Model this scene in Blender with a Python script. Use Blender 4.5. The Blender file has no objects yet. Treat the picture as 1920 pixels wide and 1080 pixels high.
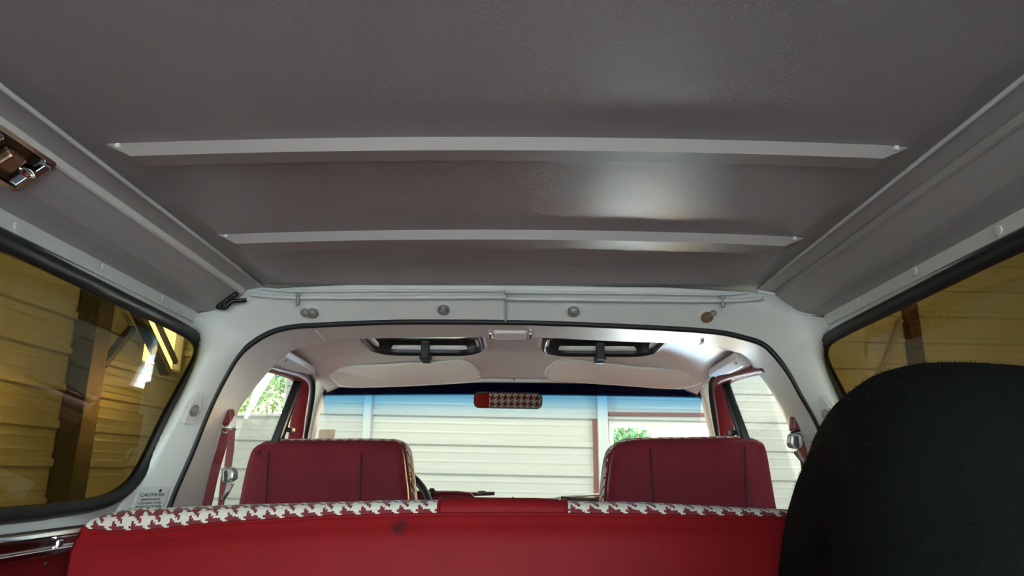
import bpy, bmesh, math, random
from mathutils import Vector, Matrix
random.seed(7)
sc = bpy.context.scene
COL = sc.collection

# ------------------------------------------------------------------ camera
F = 1300.0
TH = math.atan(345 / F); YAW = math.radians(0.5); ROLL = math.radians(0.4)
CAM = Vector((0, 0, 1.35))
CM = Matrix.Rotation(YAW, 3, 'Z') @ Matrix.Rotation(math.pi / 2 + TH, 3, 'X') @ Matrix.Rotation(ROLL, 3, 'Z')
cd = bpy.data.cameras.new('camera'); cam = bpy.data.objects.new('camera', cd); COL.objects.link(cam)
cd.sensor_width = 36; cd.lens = 36 * F / 1920; cd.clip_start = 0.02
cam.matrix_world = Matrix.Translation(CAM) @ CM.to_4x4()
sc.camera = cam

# ------------------------------------------------------------------ world, lights, exposure
SKY = 3.1
w = bpy.data.worlds.new('sky'); sc.world = w; w.use_nodes = True
bg = w.node_tree.nodes['Background']
SUN_AZ = math.atan2(0.14, 1.0); SUN_EL = math.radians(14)      # sun stands ahead of the vehicle, a little to the right
sk = w.node_tree.nodes.new('ShaderNodeTexSky'); sk.sky_type = 'NISHITA'; sk.sun_disc = False
sk.sun_elevation = SUN_EL; sk.sun_rotation = SUN_AZ; sk.dust_density = 3.0; sk.air_density = 1.0
w.node_tree.links.new(sk.outputs[0], bg.inputs[0]); bg.inputs[1].default_value = SKY
sl = bpy.data.lights.new('sun', 'SUN'); sl.energy = 310; sl.angle = math.radians(1.5); sl.color = (.68, .86, 1.0)
so = bpy.data.objects.new('sun', sl); COL.objects.link(so); so.location = (4, 12, 8)
so.rotation_euler = (-Vector((math.sin(SUN_AZ) * math.cos(SUN_EL), math.cos(SUN_AZ) * math.cos(SUN_EL), math.sin(SUN_EL)))).to_track_quat('-Z', 'Y').to_euler()
sc.view_settings.view_transform = 'Standard'; sc.view_settings.look = 'None'
sc.view_settings.exposure = 0.0; sc.view_settings.gamma = 1.0; sc.view_settings.use_curve_mapping = False
cy = sc.cycles
cy.max_bounces = 10; cy.diffuse_bounces = 5; cy.glossy_bounces = 5; cy.transmission_bounces = 6
cy.transparent_max_bounces = 24; cy.caustics_reflective = True; cy.caustics_refractive = False
cy.sample_clamp_indirect = 60.0

def area(name, loc, target, sx, sy, power, color=(1, 1, 1), portal=False):
    l = bpy.data.lights.new(name, 'AREA'); l.shape = 'RECTANGLE'; l.size = sx; l.size_y = sy
    l.energy = power; l.color = color
    if portal: l.cycles.is_portal = True
    o = bpy.data.objects.new(name, l); COL.objects.link(o)
    o.location = loc
    o.rotation_euler = (Vector(target) - Vector(loc)).to_track_quat('-Z', 'Y').to_euler()
    return o
# daylight openings of the garage (sampling portals in the openings themselves)
area('daylight_back_door', (0.4, -3.40, 1.32), (0.4, 5, 1.32), 5.2, 2.6, 1, portal=True)
area('daylight_front_window', (1.32, 5.66, 1.27), (1.32, 0, 1.27), 1.0, 1.0, 1, portal=True)

# ------------------------------------------------------------------ pixel -> place helpers
def ray(px, py): return CM @ Vector(((px - 960) / F, (540 - py) / F, -1.0))
def onY(px, py, Y): r = ray(px, py); return CAM + r * (Y / r.y)
def onX(px, py, X): r = ray(px, py); return CAM + r * (X / r.x)
def onZ(px, py, Z): r = ray(px, py); return CAM + r * ((Z - CAM.z) / r.z)
def pl(px, py, p0, n):
    r = ray(px, py); n = Vector(n); return CAM + r * ((Vector(p0) - CAM).dot(n) / r.dot(n))

# ------------------------------------------------------------------ materials
def mat(name, base, rough=0.5, metal=0.0, bump=0.0, bscale=200.0, var=0.0, vscale=8.0, spec=0.5, sheen=0.0, coat=0.0, bdist=0.002):
    m = bpy.data.materials.new(name); m.use_nodes = True
    nt = m.node_tree; N = nt.nodes; L = nt.links; b = N['Principled BSDF']
    b.inputs['Base Color'].default_value = (*base, 1); b.inputs['Roughness'].default_value = rough
    b.inputs['Metallic'].default_value = metal; b.inputs['Specular IOR Level'].default_value = spec
    b.inputs['Sheen Weight'].default_value = sheen; b.inputs['Coat Weight'].default_value = coat
    tc = N.new('ShaderNodeTexCoord')
    if var > 0:
        n = N.new('ShaderNodeTexNoise'); n.inputs['Scale'].default_value = vscale; n.inputs['Detail'].default_value = 4
        L.new(tc.outputs['Object'], n.inputs['Vector'])
        mx = N.new('ShaderNodeMix'); mx.data_type = 'RGBA'
        mx.inputs[6].default_value = (*[c * (1 - var) for c in base], 1)
        mx.inputs[7].default_value = (*[min(1, c * (1 + var)) for c in base], 1)
        L.new(n.outputs['Fac'], mx.inputs[0]); L.new(mx.outputs[2], b.inputs['Base Color'])
    if bump > 0:
        n = N.new('ShaderNodeTexNoise'); n.inputs['Scale'].default_value = bscale; n.inputs['Detail'].default_value = 3
        L.new(tc.outputs['Object'], n.inputs['Vector'])
        bp = N.new('ShaderNodeBump'); bp.inputs['Strength'].default_value = bump; bp.inputs['Distance'].default_value = bdist
        L.new(n.outputs['Fac'], bp.inputs['Height']); L.new(bp.outputs['Normal'], b.inputs['Normal'])
    return m

def glass(name, tint, rough=0.0, gloss=(0.8, 0.8, 0.8), ior=1.35):
    m = bpy.data.materials.new(name); m.use_nodes = True
    nt = m.node_tree; N = nt.nodes; L = nt.links; N.remove(N['Principled BSDF'])
    t = N.new('ShaderNodeBsdfTransparent'); t.inputs[0].default_value = (*tint, 1)
    g = N.new('ShaderNodeBsdfGlossy'); g.inputs[0].default_value = (*gloss, 1); g.inputs['Roughness'].default_value = rough
    lw = N.new('ShaderNodeLayerWeight'); lw.inputs[0].default_value = 0.5
    pw = N.new('ShaderNodeMath'); pw.operation = 'POWER'; pw.inputs[1].default_value = 5; L.new(lw.outputs['Facing'], pw.inputs[0])
    f0 = ((ior - 1) / (ior + 1)) ** 2
    f = N.new('ShaderNodeMath'); f.operation = 'MULTIPLY_ADD'; f.inputs[1].default_value = 1 - f0; f.inputs[2].default_value = f0
    L.new(pw.outputs[0], f.inputs[0])
    mx = N.new('ShaderNodeMixShader')
    L.new(f.outputs[0], mx.inputs[0]); L.new(t.outputs[0], mx.inputs[1]); L.new(g.outputs[0], mx.inputs[2])
    L.new(mx.outputs[0], N['Material Output'].inputs[0])
    return m, t, N, L

M = {}
M['paint'] = mat('grey_top_paint', (0.42, 0.405, 0.39), 0.42, bump=0.12, bscale=260, var=0.04, vscale=5)
M['ribpaint'] = mat('rib_paint', (0.35, 0.305, 0.285), 0.42, bump=0.1, bscale=260)
M['frame_paint'] = mat('light_grey_paint', (0.74, 0.76, 0.74), 0.45, bump=0.10, bscale=240, var=0.03, vscale=5)
M['hoop_paint'] = mat('off_white_paint', (0.78, 0.77, 0.73), 0.42, bump=0.08, bscale=120, var=0.06, vscale=9)
M['liner'] = mat('warm_white_vinyl', (0.90, 0.84, 0.80), 0.36, bump=0.10, bscale=150, var=0.03)
M['visor'] = mat('visor_vinyl', (0.90, 0.78, 0.71), 0.45, bump=0.12, bscale=300)
M['cover'] = mat('white_plastic_cover', (0.82, 0.80, 0.76), 0.35)
M['trimcream'] = mat('cream_trim', (0.74, 0.70, 0.58), 0.4)
M['rubber'] = mat('black_rubber', (0.010, 0.012, 0.013), 0.5)
M['blackplastic'] = mat('black_plastic', (0.012, 0.012, 0.012), 0.35)
M['chrome'] = mat('chrome', (0.85, 0.85, 0.87), 0.12, metal=1)
M['steel'] = mat('zinc_steel', (0.46, 0.46, 0.45), 0.38, metal=0.65, bump=0.1, bscale=300)
M['rust'] = mat('rusty_steel', (0.32, 0.21, 0.12), 0.55, metal=0.4, var=0.5, vscale=120)
M['redpaint'] = mat('red_body_paint', (0.20, 0.010, 0.018), 0.38)
M['hoodpaint'] = mat('glossy_red_hood_paint', (0.13, 0.007, 0.011), 0.31, coat=0.0, spec=0.8)
M['belt'] = mat('dusty_red_webbing', (0.24, 0.055, 0.055), 0.6, bump=0.3, bscale=900)
M['beltplastic'] = mat('dark_red_plastic', (0.15, 0.012, 0.018), 0.35)
M['carpet'] = mat('dark_red_carpet', (0.07, 0.016, 0.015), 0.95, bump=0.6, bscale=400)
M['fuzz'] = mat('black_fleece', (0.008, 0.008, 0.0075), 0.95, bump=0.35, bscale=160, sheen=0.0, spec=0.05, bdist=0.003)
M['fibre'] = mat('black_fleece_fibre', (0.008, 0.008, 0.0075), 0.95, spec=0.05)
M['siding'] = mat('cream_steel_siding', (0.62, 0.64, 0.58), 0.4, var=0.03, vscale=2)
M['post'] = mat('pale_green_post', (0.62, 0.70, 0.68), 0.45)
M['darkpost'] = mat('dark_grey_steel', (0.085, 0.085, 0.075), 0.55)
M['redtrim'] = mat('brown_red_primer', (0.30, 0.12, 0.10), 0.6, var=0.2, vscale=15)
M['brown'] = mat('dark_brown_steel', (0.10, 0.055, 0.04), 0.55)
M['tan'] = mat('tan_steel', (0.40, 0.33, 0.26), 0.55)
M['winframe'] = mat('white_window_frame', (0.78, 0.76, 0.74), 0.4)
M['concrete'] = mat('concrete', (0.38, 0.37, 0.35), 0.8, var=0.15, vscale=3)
M['ground'] = mat('gravel_ground', (0.50, 0.45, 0.38), 0.9, var=0.25, vscale=5)
M['leaf'] = mat('green_leaf', (0.035, 0.10, 0.03), 0.6, var=0.4, vscale=6)
M['leaf2'] = mat('yellow_green_leaf', (0.10, 0.14, 0.03), 0.6, var=0.4, vscale=6)
M['bark'] = mat('bark', (0.12, 0.08, 0.05), 0.9)
M['sticker'] = mat('beige_sticker', (0.62, 0.50, 0.42), 0.6)
M['label'] = mat('label_white', (0.66, 0.68, 0.66), 0.4)
M['ink'] = mat('label_ink', (0.03, 0.03, 0.03), 0.6)
M['lampcup'] = mat('dark_reflector', (0.10, 0.085, 0.07), 0.12, metal=1)
M['bulb'] = mat('lamp_socket', (0.42, 0.25, 0.14), 0.25, metal=0.8)
M['lens'] = mat('milky_lens', (0.80, 0.74, 0.74), 0.2)
M['seam'] = mat('dark_seam', (0.035, 0.006, 0.008), 0.6)
M['mirror'] = mat('mirror_silver', (0.82, 0.82, 0.82), 0.0, metal=1)

def vinyl(name, base, rough, stain=None):
    m = bpy.data.materials.new(name); m.use_nodes = True
    nt = m.node_tree; N = nt.nodes; L = nt.links; b = N['Principled BSDF']
    tc = N.new('ShaderNodeTexCoord')
    v = N.new('ShaderNodeTexVoronoi'); v.inputs['Scale'].default_value = 420; v.feature = 'DISTANCE_TO_EDGE'
    n = N.new('ShaderNodeTexNoise'); n.inputs['Scale'].default_value = 14; n.inputs['Detail'].default_value = 5
    L.new(tc.outputs['Object'], v.inputs['Vector']); L.new(tc.outputs['Object'], n.inputs['Vector'])
    bp = N.new('ShaderNodeBump'); bp.inputs['Strength'].default_value = 0.25; bp.inputs['Distance'].default_value = 0.0012
    bp2 = N.new('ShaderNodeBump'); bp2.inputs['Strength'].default_value = 0.35; bp2.inputs['Distance'].default_value = 0.006
    L.new(v.outputs['Distance'], bp.inputs['Height']); L.new(n.outputs['Fac'], bp2.inputs['Height'])
    L.new(bp2.outputs['Normal'], bp.inputs['Normal']); L.new(bp.outputs['Normal'], b.inputs['Normal'])
    mx = N.new('ShaderNodeMix'); mx.data_type = 'RGBA'
    mx.inputs[6].default_value = (*[c * 0.85 for c in base], 1); mx.inputs[7].default_value = (*[c * 1.12 for c in base], 1)
    L.new(n.outputs['Fac'], mx.inputs[0]); L.new(mx.outputs[2], b.inputs['Base Color'])
    if stain is not None:                    # a dark scuff worn into the vinyl
        geo = N.new('ShaderNodeNewGeometry'); dst = N.new('ShaderNodeVectorMath'); dst.operation = 'DISTANCE'; dst.inputs[1].default_value = stain
        L.new(geo.outputs['Position'], dst.inputs[0])
        n2 = N.new('ShaderNodeTexNoise'); n2.inputs['Scale'].default_value = 90; L.new(geo.outputs['Position'], n2.inputs['Vector'])
        ma = N.new('ShaderNodeMath'); ma.operation = 'MULTIPLY_ADD'; ma.inputs[1].default_value = .018; L.new(n2.outputs['Fac'], ma.inputs[0]); L.new(dst.outputs['Value'], ma.inputs[2])
        mr = N.new('ShaderNodeMapRange'); mr.inputs['From Min'].default_value = .014; mr.inputs['From Max'].default_value = .026
        mr.inputs['To Min'].default_value = .75; mr.inputs['To Max'].default_value = 0; L.new(ma.outputs[0], mr.inputs['Value'])
        m2 = N.new('ShaderNodeMix'); m2.data_type = 'RGBA'; m2.inputs[7].default_value = (.03, .012, .014, 1)
        L.new(mr.outputs[0], m2.inputs[0]); L.new(mx.outputs[2], m2.inputs[6]); L.new(m2.outputs[2], b.inputs['Base Color'])
    b.inputs['Roughness'].default_value = rough; b.inputs['Specular IOR Level'].default_value = 0.06
    return m
M['vinyl'] = vinyl('red_vinyl', (0.21, 0.009, 0.011), 0.45)
M['benchvinyl'] = vinyl('bench_red_vinyl', (0.21, 0.009, 0.011), 0.45, tuple(onY(748, 988, 1.143)))
M['shaded'] = vinyl('shaded_red_vinyl', (0.17, 0.020, 0.032), 0.48)  # same red vinyl, darkened and purpled to paint in shade and haze

def roof_mat():
    m = bpy.data.materials.new('pitted_grey_roof_paint'); m.use_nodes = True
    nt = m.node_tree; N = nt.nodes; L = nt.links; b = N['Principled BSDF']
    b.inputs['Base Color'].default_value = (0.39, 0.36, 0.355, 1); b.inputs['Roughness'].default_value = 0.33
    tc = N.new('ShaderNodeTexCoord')
    mp = N.new('ShaderNodeMapping'); mp.inputs['Scale'].default_value = (330, 700, 400)
    L.new(tc.outputs['Object'], mp.inputs['Vector'])
    n = N.new('ShaderNodeTexNoise'); n.inputs['Scale'].default_value = 1.0; n.inputs['Detail'].default_value = 2
    L.new(mp.outputs[0], n.inputs['Vector'])
    r = N.new('ShaderNodeValToRGB'); r.color_ramp.elements[0].position = 0.60; r.color_ramp.elements[1].position = 0.72
    L.new(n.outputs['Fac'], r.inputs[0])
    pr = N.new('ShaderNodeMapRange'); pr.inputs['To Min'].default_value = 0.33; pr.inputs['To Max'].default_value = 0.75
    L.new(r.outputs[0], pr.inputs['Value']); L.new(pr.outputs[0], b.inputs['Roughness'])
    bp = N.new('ShaderNodeBump'); bp.inputs['Strength'].default_value = 0.55; bp.inputs['Distance'].default_value = 0.0008; bp.invert = True
    L.new(r.outputs[0], bp.inputs['Height'])
    n2 = N.new('ShaderNodeTexNoise'); n2.inputs['Scale'].default_value = 240; L.new(tc.outputs['Object'], n2.inputs['Vector'])
    b2 = N.new('ShaderNodeBump'); b2.inputs['Strength'].default_value = 0.12; b2.inputs['Distance'].default_value = 0.001
    L.new(n2.outputs['Fac'], b2.inputs['Height']); L.new(b2.outputs['Normal'], bp.inputs['Normal'])
    L.new(bp.outputs['Normal'], b.inputs['Normal'])
    return m
M['roof'] = roof_mat()

def houndstooth():
    m = bpy.data.materials.new('red_and_white_houndstooth'); m.use_nodes = True
    nt = m.node_tree; N = nt.nodes; L = nt.links; b = N['Principled BSDF']
    uv = N.new('ShaderNodeUVMap'); uv.uv_map = 'UVMap'
    nz = N.new('ShaderNodeTexNoise'); nz.inputs['Scale'].default_value = 420; nz.inputs['Detail'].default_value = 2
    L.new(uv.outputs[0], nz.inputs['Vector'])
    def math_(op, a, bb=None):
        n = N.new('ShaderNodeMath'); n.operation = op
        for i, v in enumerate((a, bb)):
            if v is None: continue
            if isinstance(v, (int, float)): n.inputs[i].default_value = v
            else: L.new(v, n.inputs[i])
        return n.outputs[0]
    jit = N.new('ShaderNodeVectorMath'); jit.operation = 'SCALE'; jit.inputs['Scale'].default_value = 0.0050
    sub = N.new('ShaderNodeVectorMath'); sub.operation = 'SUBTRACT'; sub.inputs[1].default_value = (0.5, 0.5, 0.5)
    L.new(nz.outputs['Color'], sub.inputs[0]); L.new(sub.outputs[0], jit.inputs[0])
    ad = N.new('ShaderNodeVectorMath'); ad.operation = 'ADD'; L.new(uv.outputs[0], ad.inputs[0]); L.new(jit.outputs[0], ad.inputs[1])
    sp = N.new('ShaderNodeSeparateXYZ'); L.new(ad.outputs[0], sp.inputs[0])
    cell = 0.0038
    i = math_('FLOOR', math_('DIVIDE', sp.outputs[0], cell)); j = math_('FLOOR', math_('DIVIDE', sp.outputs[1], cell))
    tw = math_('LESS_THAN', math_('FLOORED_MODULO', math_('ADD', i, j), 4), 1.5)
    wa = math_('LESS_THAN', math_('FLOORED_MODULO', i, 8), 3.5); we = math_('LESS_THAN', math_('FLOORED_MODULO', j, 8), 3.5)
    val = math_('ADD', math_('MULTIPLY', tw, wa), math_('MULTIPLY', math_('SUBTRACT', 1, tw), we))
    mx = N.new('ShaderNodeMix'); mx.data_type = 'RGBA'
    mx.inputs[6].default_value = (0.16, 0.012, 0.016, 1); mx.inputs[7].default_value = (0.64, 0.57, 0.48, 1)
    L.new(val, mx.inputs[0]); L.new(mx.outputs[2], b.inputs['Base Color'])
    b.inputs['Roughness'].default_value = 0.85; b.inputs['Sheen Weight'].default_value = 0.2
    bp = N.new('ShaderNodeBump'); bp.inputs['Strength'].default_value = 0.6; bp.inputs['Distance'].default_value = 0.003
    n3 = N.new('ShaderNodeTexNoise'); n3.inputs['Scale'].default_value = 260; L.new(uv.outputs[0], n3.inputs['Vector'])
    L.new(math_('ADD', n3.outputs['Fac'], math_('MULTIPLY', tw, 0.5)), bp.inputs['Height'])
    L.new(bp.outputs['Normal'], b.inputs['Normal'])
    return m
M['hound'] = houndstooth()

M['tint'], *_ = glass('brown_tinted_glass', (0.39, 0.31, 0.155), ior=1.30)
M['clear'], *_ = glass('clear_glass', (0.97, 0.985, 0.97), ior=1.22)
def windshield_mat():
    m, t, N, L = glass('windshield_glass', (0.97, 0.985, 0.97), ior=1.2)
    uv = N.new('ShaderNodeUVMap'); uv.uv_map = 'UVMap'
    sp = N.new('ShaderNodeSeparateXYZ'); L.new(uv.outputs[0], sp.inputs[0])
    r = N.new('ShaderNodeValToRGB'); e = r.color_ramp.elements
    e[0].position = 0.0; e[0].color = (0.98, 0.99, 0.97, 1)
    e[1].position = 1.0; e[1].color = (0.012, 0.02, 0.055, 1)
    for p, c in ((0.70, (0.98, 0.99, 0.97, 1)), (0.79, (0.80, 0.90, 0.97, 1)), (0.855, (0.50, 0.74, 0.92, 1)), (0.893, (0.38, 0.66, 0.88, 1)), (0.903, (0.03, 0.045, 0.10, 1))):
        k = e.new(p); k.color = c
    L.new(sp.outputs[1], r.inputs[0]); L.new(r.outputs[0], t.inputs[0])
    return m
M['windshield'] = windshield_mat()

# ------------------------------------------------------------------ mesh helpers
def tag(o, label=None, cat=None, group=None, kind=None):
    if label: o['label'] = label
    if cat: o['category'] = cat
    if group: o['group'] = group
    if kind: o['kind'] = kind
    return o
def link(name, me, m, parent=None, smooth=False):
    o = bpy.data.objects.new(name, me); COL.objects.link(o)
    if m: me.materials.append(m)
    if parent: o.parent = parent
    if smooth:
        for p in me.polygons: p.use_smooth = True
    return o
def mesh(name, verts, faces, m, parent=None, smooth=False, uv=None):
    me = bpy.data.meshes.new(name); me.from_pydata([tuple(v) for v in verts], [], faces)
    bm = bmesh.new(); bm.from_mesh(me); bmesh.ops.recalc_face_normals(bm, faces=bm.faces); bm.to_mesh(me); bm.free()
    if uv is not None:
        lay = me.uv_layers.new(name='UVMap')
        for lp in me.loops: lay.data[lp.index].uv = uv[lp.vertex_index]
    me.update()
    return link(name, me, m, parent, smooth)
def empty(name, loc, rot=(0, 0, 0)):
    o = bpy.data.objects.new(name, None); COL.objects.link(o); o.location = loc; o.rotation_euler = rot; o.empty_display_size = 0.05
    bpy.context.view_layer.update(); return o
def put(o, parent):
    """parent keeping world placement"""
    bpy.context.view_layer.update()
    o.parent = parent; o.matrix_parent_inverse = parent.matrix_world.inverted(); return o
def solid(o, t, off=1.0):
    md = o.modifiers.new('thickness', 'SOLIDIFY'); md.thickness = t; md.offset = off; return o
def bev(o, wd, seg=2):
    md = o.modifiers.new('bevel', 'BEVEL'); md.width = wd; md.segments = seg; md.limit_method = 'ANGLE'; md.angle_limit = math.radians(35); return o
def autosm(o, a=40):
    for p in o.data.polygons: p.use_smooth = True
    o.data.set_sharp_from_angle(angle=math.radians(a)); return o
def loft(name, rows, m, parent=None, closed=False, smooth=True, uv=None, caps=False):
    n = len(rows[0]); V = [v for r in rows for v in r]; Fc = []
    for i in range(len(rows) - 1):
        for j in range(n - (0 if closed else 1)):
            k = (j + 1) % n
            Fc.append((i * n + j, i * n + k, (i + 1) * n + k, (i + 1) * n + j))
    if caps and closed:
        Fc.append(tuple(range(n))[::-1]); Fc.append(tuple((len(rows) - 1) * n + j for j in range(n)))
    return mesh(name, V, Fc, m, parent, smooth, uv)
def cat(pts, k=6, closed=False):
    pts = [Vector(p) for p in pts]; out = []; n = len(pts)
    rng = range(n if closed else n - 1)
    for i in rng:
        g = (lambda q: pts[q % n]) if closed else (lambda q: pts[max(0, min(n - 1, q))])
        p0, p1, p2, p3 = g(i - 1), g(i), g(i + 1), g(i + 2)
        for s in range(k):
            t = s / k
            out.append(0.5 * ((2 * p1) + (p2 - p0) * t + (2 * p0 - 5 * p1 + 4 * p2 - p3) * t * t + (3 * p1 - p0 - 3 * p2 + p3) * t ** 3))
    if not closed: out.append(pts[-1])
    return out
def sweep(name, path, section, m, parent=None, closed=False, up=(0, 0, 1), smooth=True, caps=True, scale=None):
    """section: list of (a,b) in frame (side, up')"""
    path = [Vector(p) for p in path]; rows = []; n = len(path); up = Vector(up)
    for i, p in enumerate(path):
        a = path[(i - 1) % n] if (closed or i > 0) else p
        b = path[(i + 1) % n] if (closed or i < n - 1) else p
        t = (b - a).normalized()
        s = t.cross(up)
        if s.length < 1e-5: s = t.cross(Vector((1, 0, 0)))
        s.normalize(); u = s.cross(t).normalized()
        f = scale[i] if scale else 1.0
        rows.append([p + s * (x * f) + u * (y * f) for x, y in section])
    if closed: rows.append(rows[0])
    return loft(name, rows, m, parent, closed=True, smooth=smooth, caps=caps and not closed)
def circ(r, n=10, ry=None):
    ry = ry or r
    return [(r * math.cos(2 * math.pi * i / n), ry * math.sin(2 * math.pi * i / n)) for i in range(n)]
def rect(a, b): return [(-a / 2, -b / 2), (a / 2, -b / 2), (a / 2, b / 2), (-a / 2, b / 2)]
def tube(name, path, r, m, parent=None, closed=False, n=10): return sweep(name, path, circ(r, n), m, parent, closed)
def box(name, c, s, m, parent=None, bevel=0.0, R=None):
    V = []
    for x in (-.5, .5):
        for y in (-.5, .5):
            for z in (-.5, .5):
                v = Vector((x * s[0], y * s[1], z * s[2]))
                if R: v = R @ v
                V.append(Vector(c) + v)
    o = mesh(name, V, [(0, 1, 3, 2), (4, 6, 7, 5), (0, 4, 5, 1), (2, 3, 7, 6), (0, 2, 6, 4), (1, 5, 7, 3)], m, parent)
    if bevel: bev(o, bevel)
    return o
def frame_of(n, up=(0, 0, 1)):
    n = Vector(n).normalized(); u = Vector(up); u = (u - n * u.dot(n)).normalized(); s = u.cross(n)
    return Matrix((s, u, n)).transposed()      # columns: side, up, normal
def prism(name, outline, c, R, h, m, parent=None, bevel=0.0, taper=1.0):
    """outline in the side/up plane of R, extruded by h along R's normal from c"""
    c = Vector(c); n = len(outline)
    V = [c + R @ Vector((x, y, 0)) for x, y in outline] + [c + R @ Vector((x * taper, y * taper, h)) for x, y in outline]
    Fc = [tuple(range(n))[::-1], tuple(range(n, 2 * n))] + [(i, (i + 1) % n, n + (i + 1) % n, n + i) for i in range(n)]
    o = mesh(name, V, Fc, m, parent)
    if bevel: bev(o, bevel)
    return o
def rrect(a, b, r, k=5):
    out = []
    for cx, cy, a0 in ((a / 2 - r, b / 2 - r, 0), (-a / 2 + r, b / 2 - r, 90), (-a / 2 + r, -b / 2 + r, 180), (a / 2 - r, -b / 2 + r, 270)):
        for i in range(k + 1):
            t = math.radians(a0 + 90 * i / k); out.append((cx + r * math.cos(t), cy + r * math.sin(t)))
    return out
XC = -0.018     # centre plane of the vehicle
def mir(p): return Vector((2 * XC - p[0], p[1], p[2]))

# ================================================================== GARAGE (outside the vehicle)
TILT = 0.013
def g(x, y, z): return Vector((x, y, z - TILT * x))
WX, WY, WR, WB, WH = -2.75, 5.6, 5.6, -3.4, 3.35
za = onY(900, 884, WY); zb = onY(900, 777, WY)
PITCH = (zb.z - za.z) / 2; Z0 = za.z + TILT * za.x
def rib_profile(z0, z1):
    """(z, depth into the room) polyline of the siding"""
    out = []; k0 = int((z0 - Z0) / PITCH) - 1; k = k0
    while Z0 + k * PITCH < z1 + PITCH:
        c = Z0 + k * PITCH
        for dz, d in ((-0.024, 0), (-0.013, 0.022), (0.013, 0.022), (0.024, 0), (PITCH * .33 - .012, 0), (PITCH * .33, .003), (PITCH * .33 + .012, 0), (PITCH * .66 - .012, 0), (PITCH * .66, .003), (PITCH * .66 + .012, 0)):
            out.append((c + dz, d))
        k += 1
    res = [(z0, 0)] + [q for q in out if z0 < q[0] < z1] + [(z1, 0)]
    return res
def siding(name, axis, pos, inward, spans):
    V = []; Fc = []
    for a0, a1, z0, z1 in spans:
        pr = rib_profile(z0, z1); b = len(V)
        for z, d in pr:
            for a in (a0, a1):
                V.append(g(a, pos + inward * d, z) if axis == 'x' else g(pos + inward * d, a, z))
        for i in range(len(pr) - 1): Fc.append((b + 2 * i, b + 2 * i + 1, b + 2 * i + 3, b + 2 * i + 2))
    return mesh(name, V, Fc, M['siding'])
# front window opening from the photo
wl = onY(1145, 800, WY); WX0 = wl.x; WX1 = onY(1366, 800, WY).x; WZ1 = onY(1240, 797, WY).z + TILT * 1.2; WZ0 = 0.75
fl = onY(470, 735, WY); FX0, FX1 = onY(425, 735, WY).x, onY(538, 735, WY).x; FZ0, FZ1 = onY(500, 778, WY).z + TILT * fl.x, onY(500, 680, WY).z + TILT * fl.x
wf = siding('wall_garage_front', 'x', WY, -1, [(WX, FX0, 0, WH), (FX0, FX1, 0, FZ0), (FX0, FX1, FZ1, WH), (FX1, WX0, 0, WH), (WX0, WX1, 0, WZ0), (WX0, WX1, WZ1, WH), (WX1, WR, 0, WH)])
solid(wf, 0.01, 1); tag(wf, 'cream ribbed steel siding wall in front of the windshield', 'wall', kind='structure')
LY0, LY1 = onX(262, 640, WX).y, min(WY - .05, onX(347, 640, WX).y); LZ0 = onX(300, 690, WX).z + TILT * WX; LZ1 = onX(300, 555, WX).z + TILT * WX
ws = siding('wall_garage_left', 'y', WX, 1, [(WB, LY0, 0, WH), (LY0, LY1, 0, LZ0), (LY0, LY1, LZ1, WH), (LY1, WY, 0, WH)])
solid(ws, 0.01, 1); tag(ws, 'cream ribbed steel siding wall outside the left tinted window', 'wall', kind='structure')
wr = siding('wall_garage_right', 'y', WR, -1, [(WB, WY, 0, WH)]); solid(wr, 0.01); tag(wr, 'cream ribbed steel siding wall at the far right of the garage', 'wall', kind='structure')
wb = siding('wall_garage_back', 'x', WB, 1, [(WX, -2.2, 0, WH), (-2.2, 3.0, 2.65, WH), (3.0, WR, 0, WH)]); solid(wb, 0.01); tag(wb, 'cream ribbed steel siding wall around the open garage doorway behind the tailgate', 'wall', kind='structure')
gc = mesh('ceiling_garage', [g(WX, WB, WH), g(WR, WB, WH), g(WR, WY, WH), g(WX, WY, WH)], [(0, 1, 2, 3)], M['siding']); solid(gc, 0.03); tag(gc, 'cream sheet steel garage ceiling', 'ceiling', kind='structure')
gf = mesh('floor_garage', [g(WX, WB, 0), g(WR, WB, 0), g(WR, WY, 0), g(WX, WY, 0)], [(0, 1, 2, 3)], M['concrete']); solid(gf, 0.05); tag(gf, 'grey concrete garage floor', 'floor', kind='structure')
og = mesh('ground', [(-40, -40, -.12), (40, -40, -.12), (40, 40, -.12), (-40, 40, -.12)], [(0, 1, 2, 3)], M['ground']); tag(og, 'pale gravel ground outside the garage', 'ground', kind='structure')

def gbox(name, c, s, m, parent=None, bevel=0.004):
    return box(name, g(*c), s, m, parent, bevel)
def post(px, py, wpx, label, m='post', dep=0.08):
    p = onY(px, py, WY - .07); wd = wpx / 1300 * 5.6
    o = gbox('steel_post', (p.x, WY - .03 - dep / 2, WH / 2), (wd, dep, WH - .02), M[m]); return tag(o, label, 'post')
post(690, 780, 14, 'narrow pale blue-grey steel post on the front wall beside the mirror')
post(1131, 850, 18, 'pale green square steel post between brown trim and garage window')
post(1708, 610, 20, 'brown steel post on the wall outside the right tinted window', 'brown', 0.1)
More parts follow.
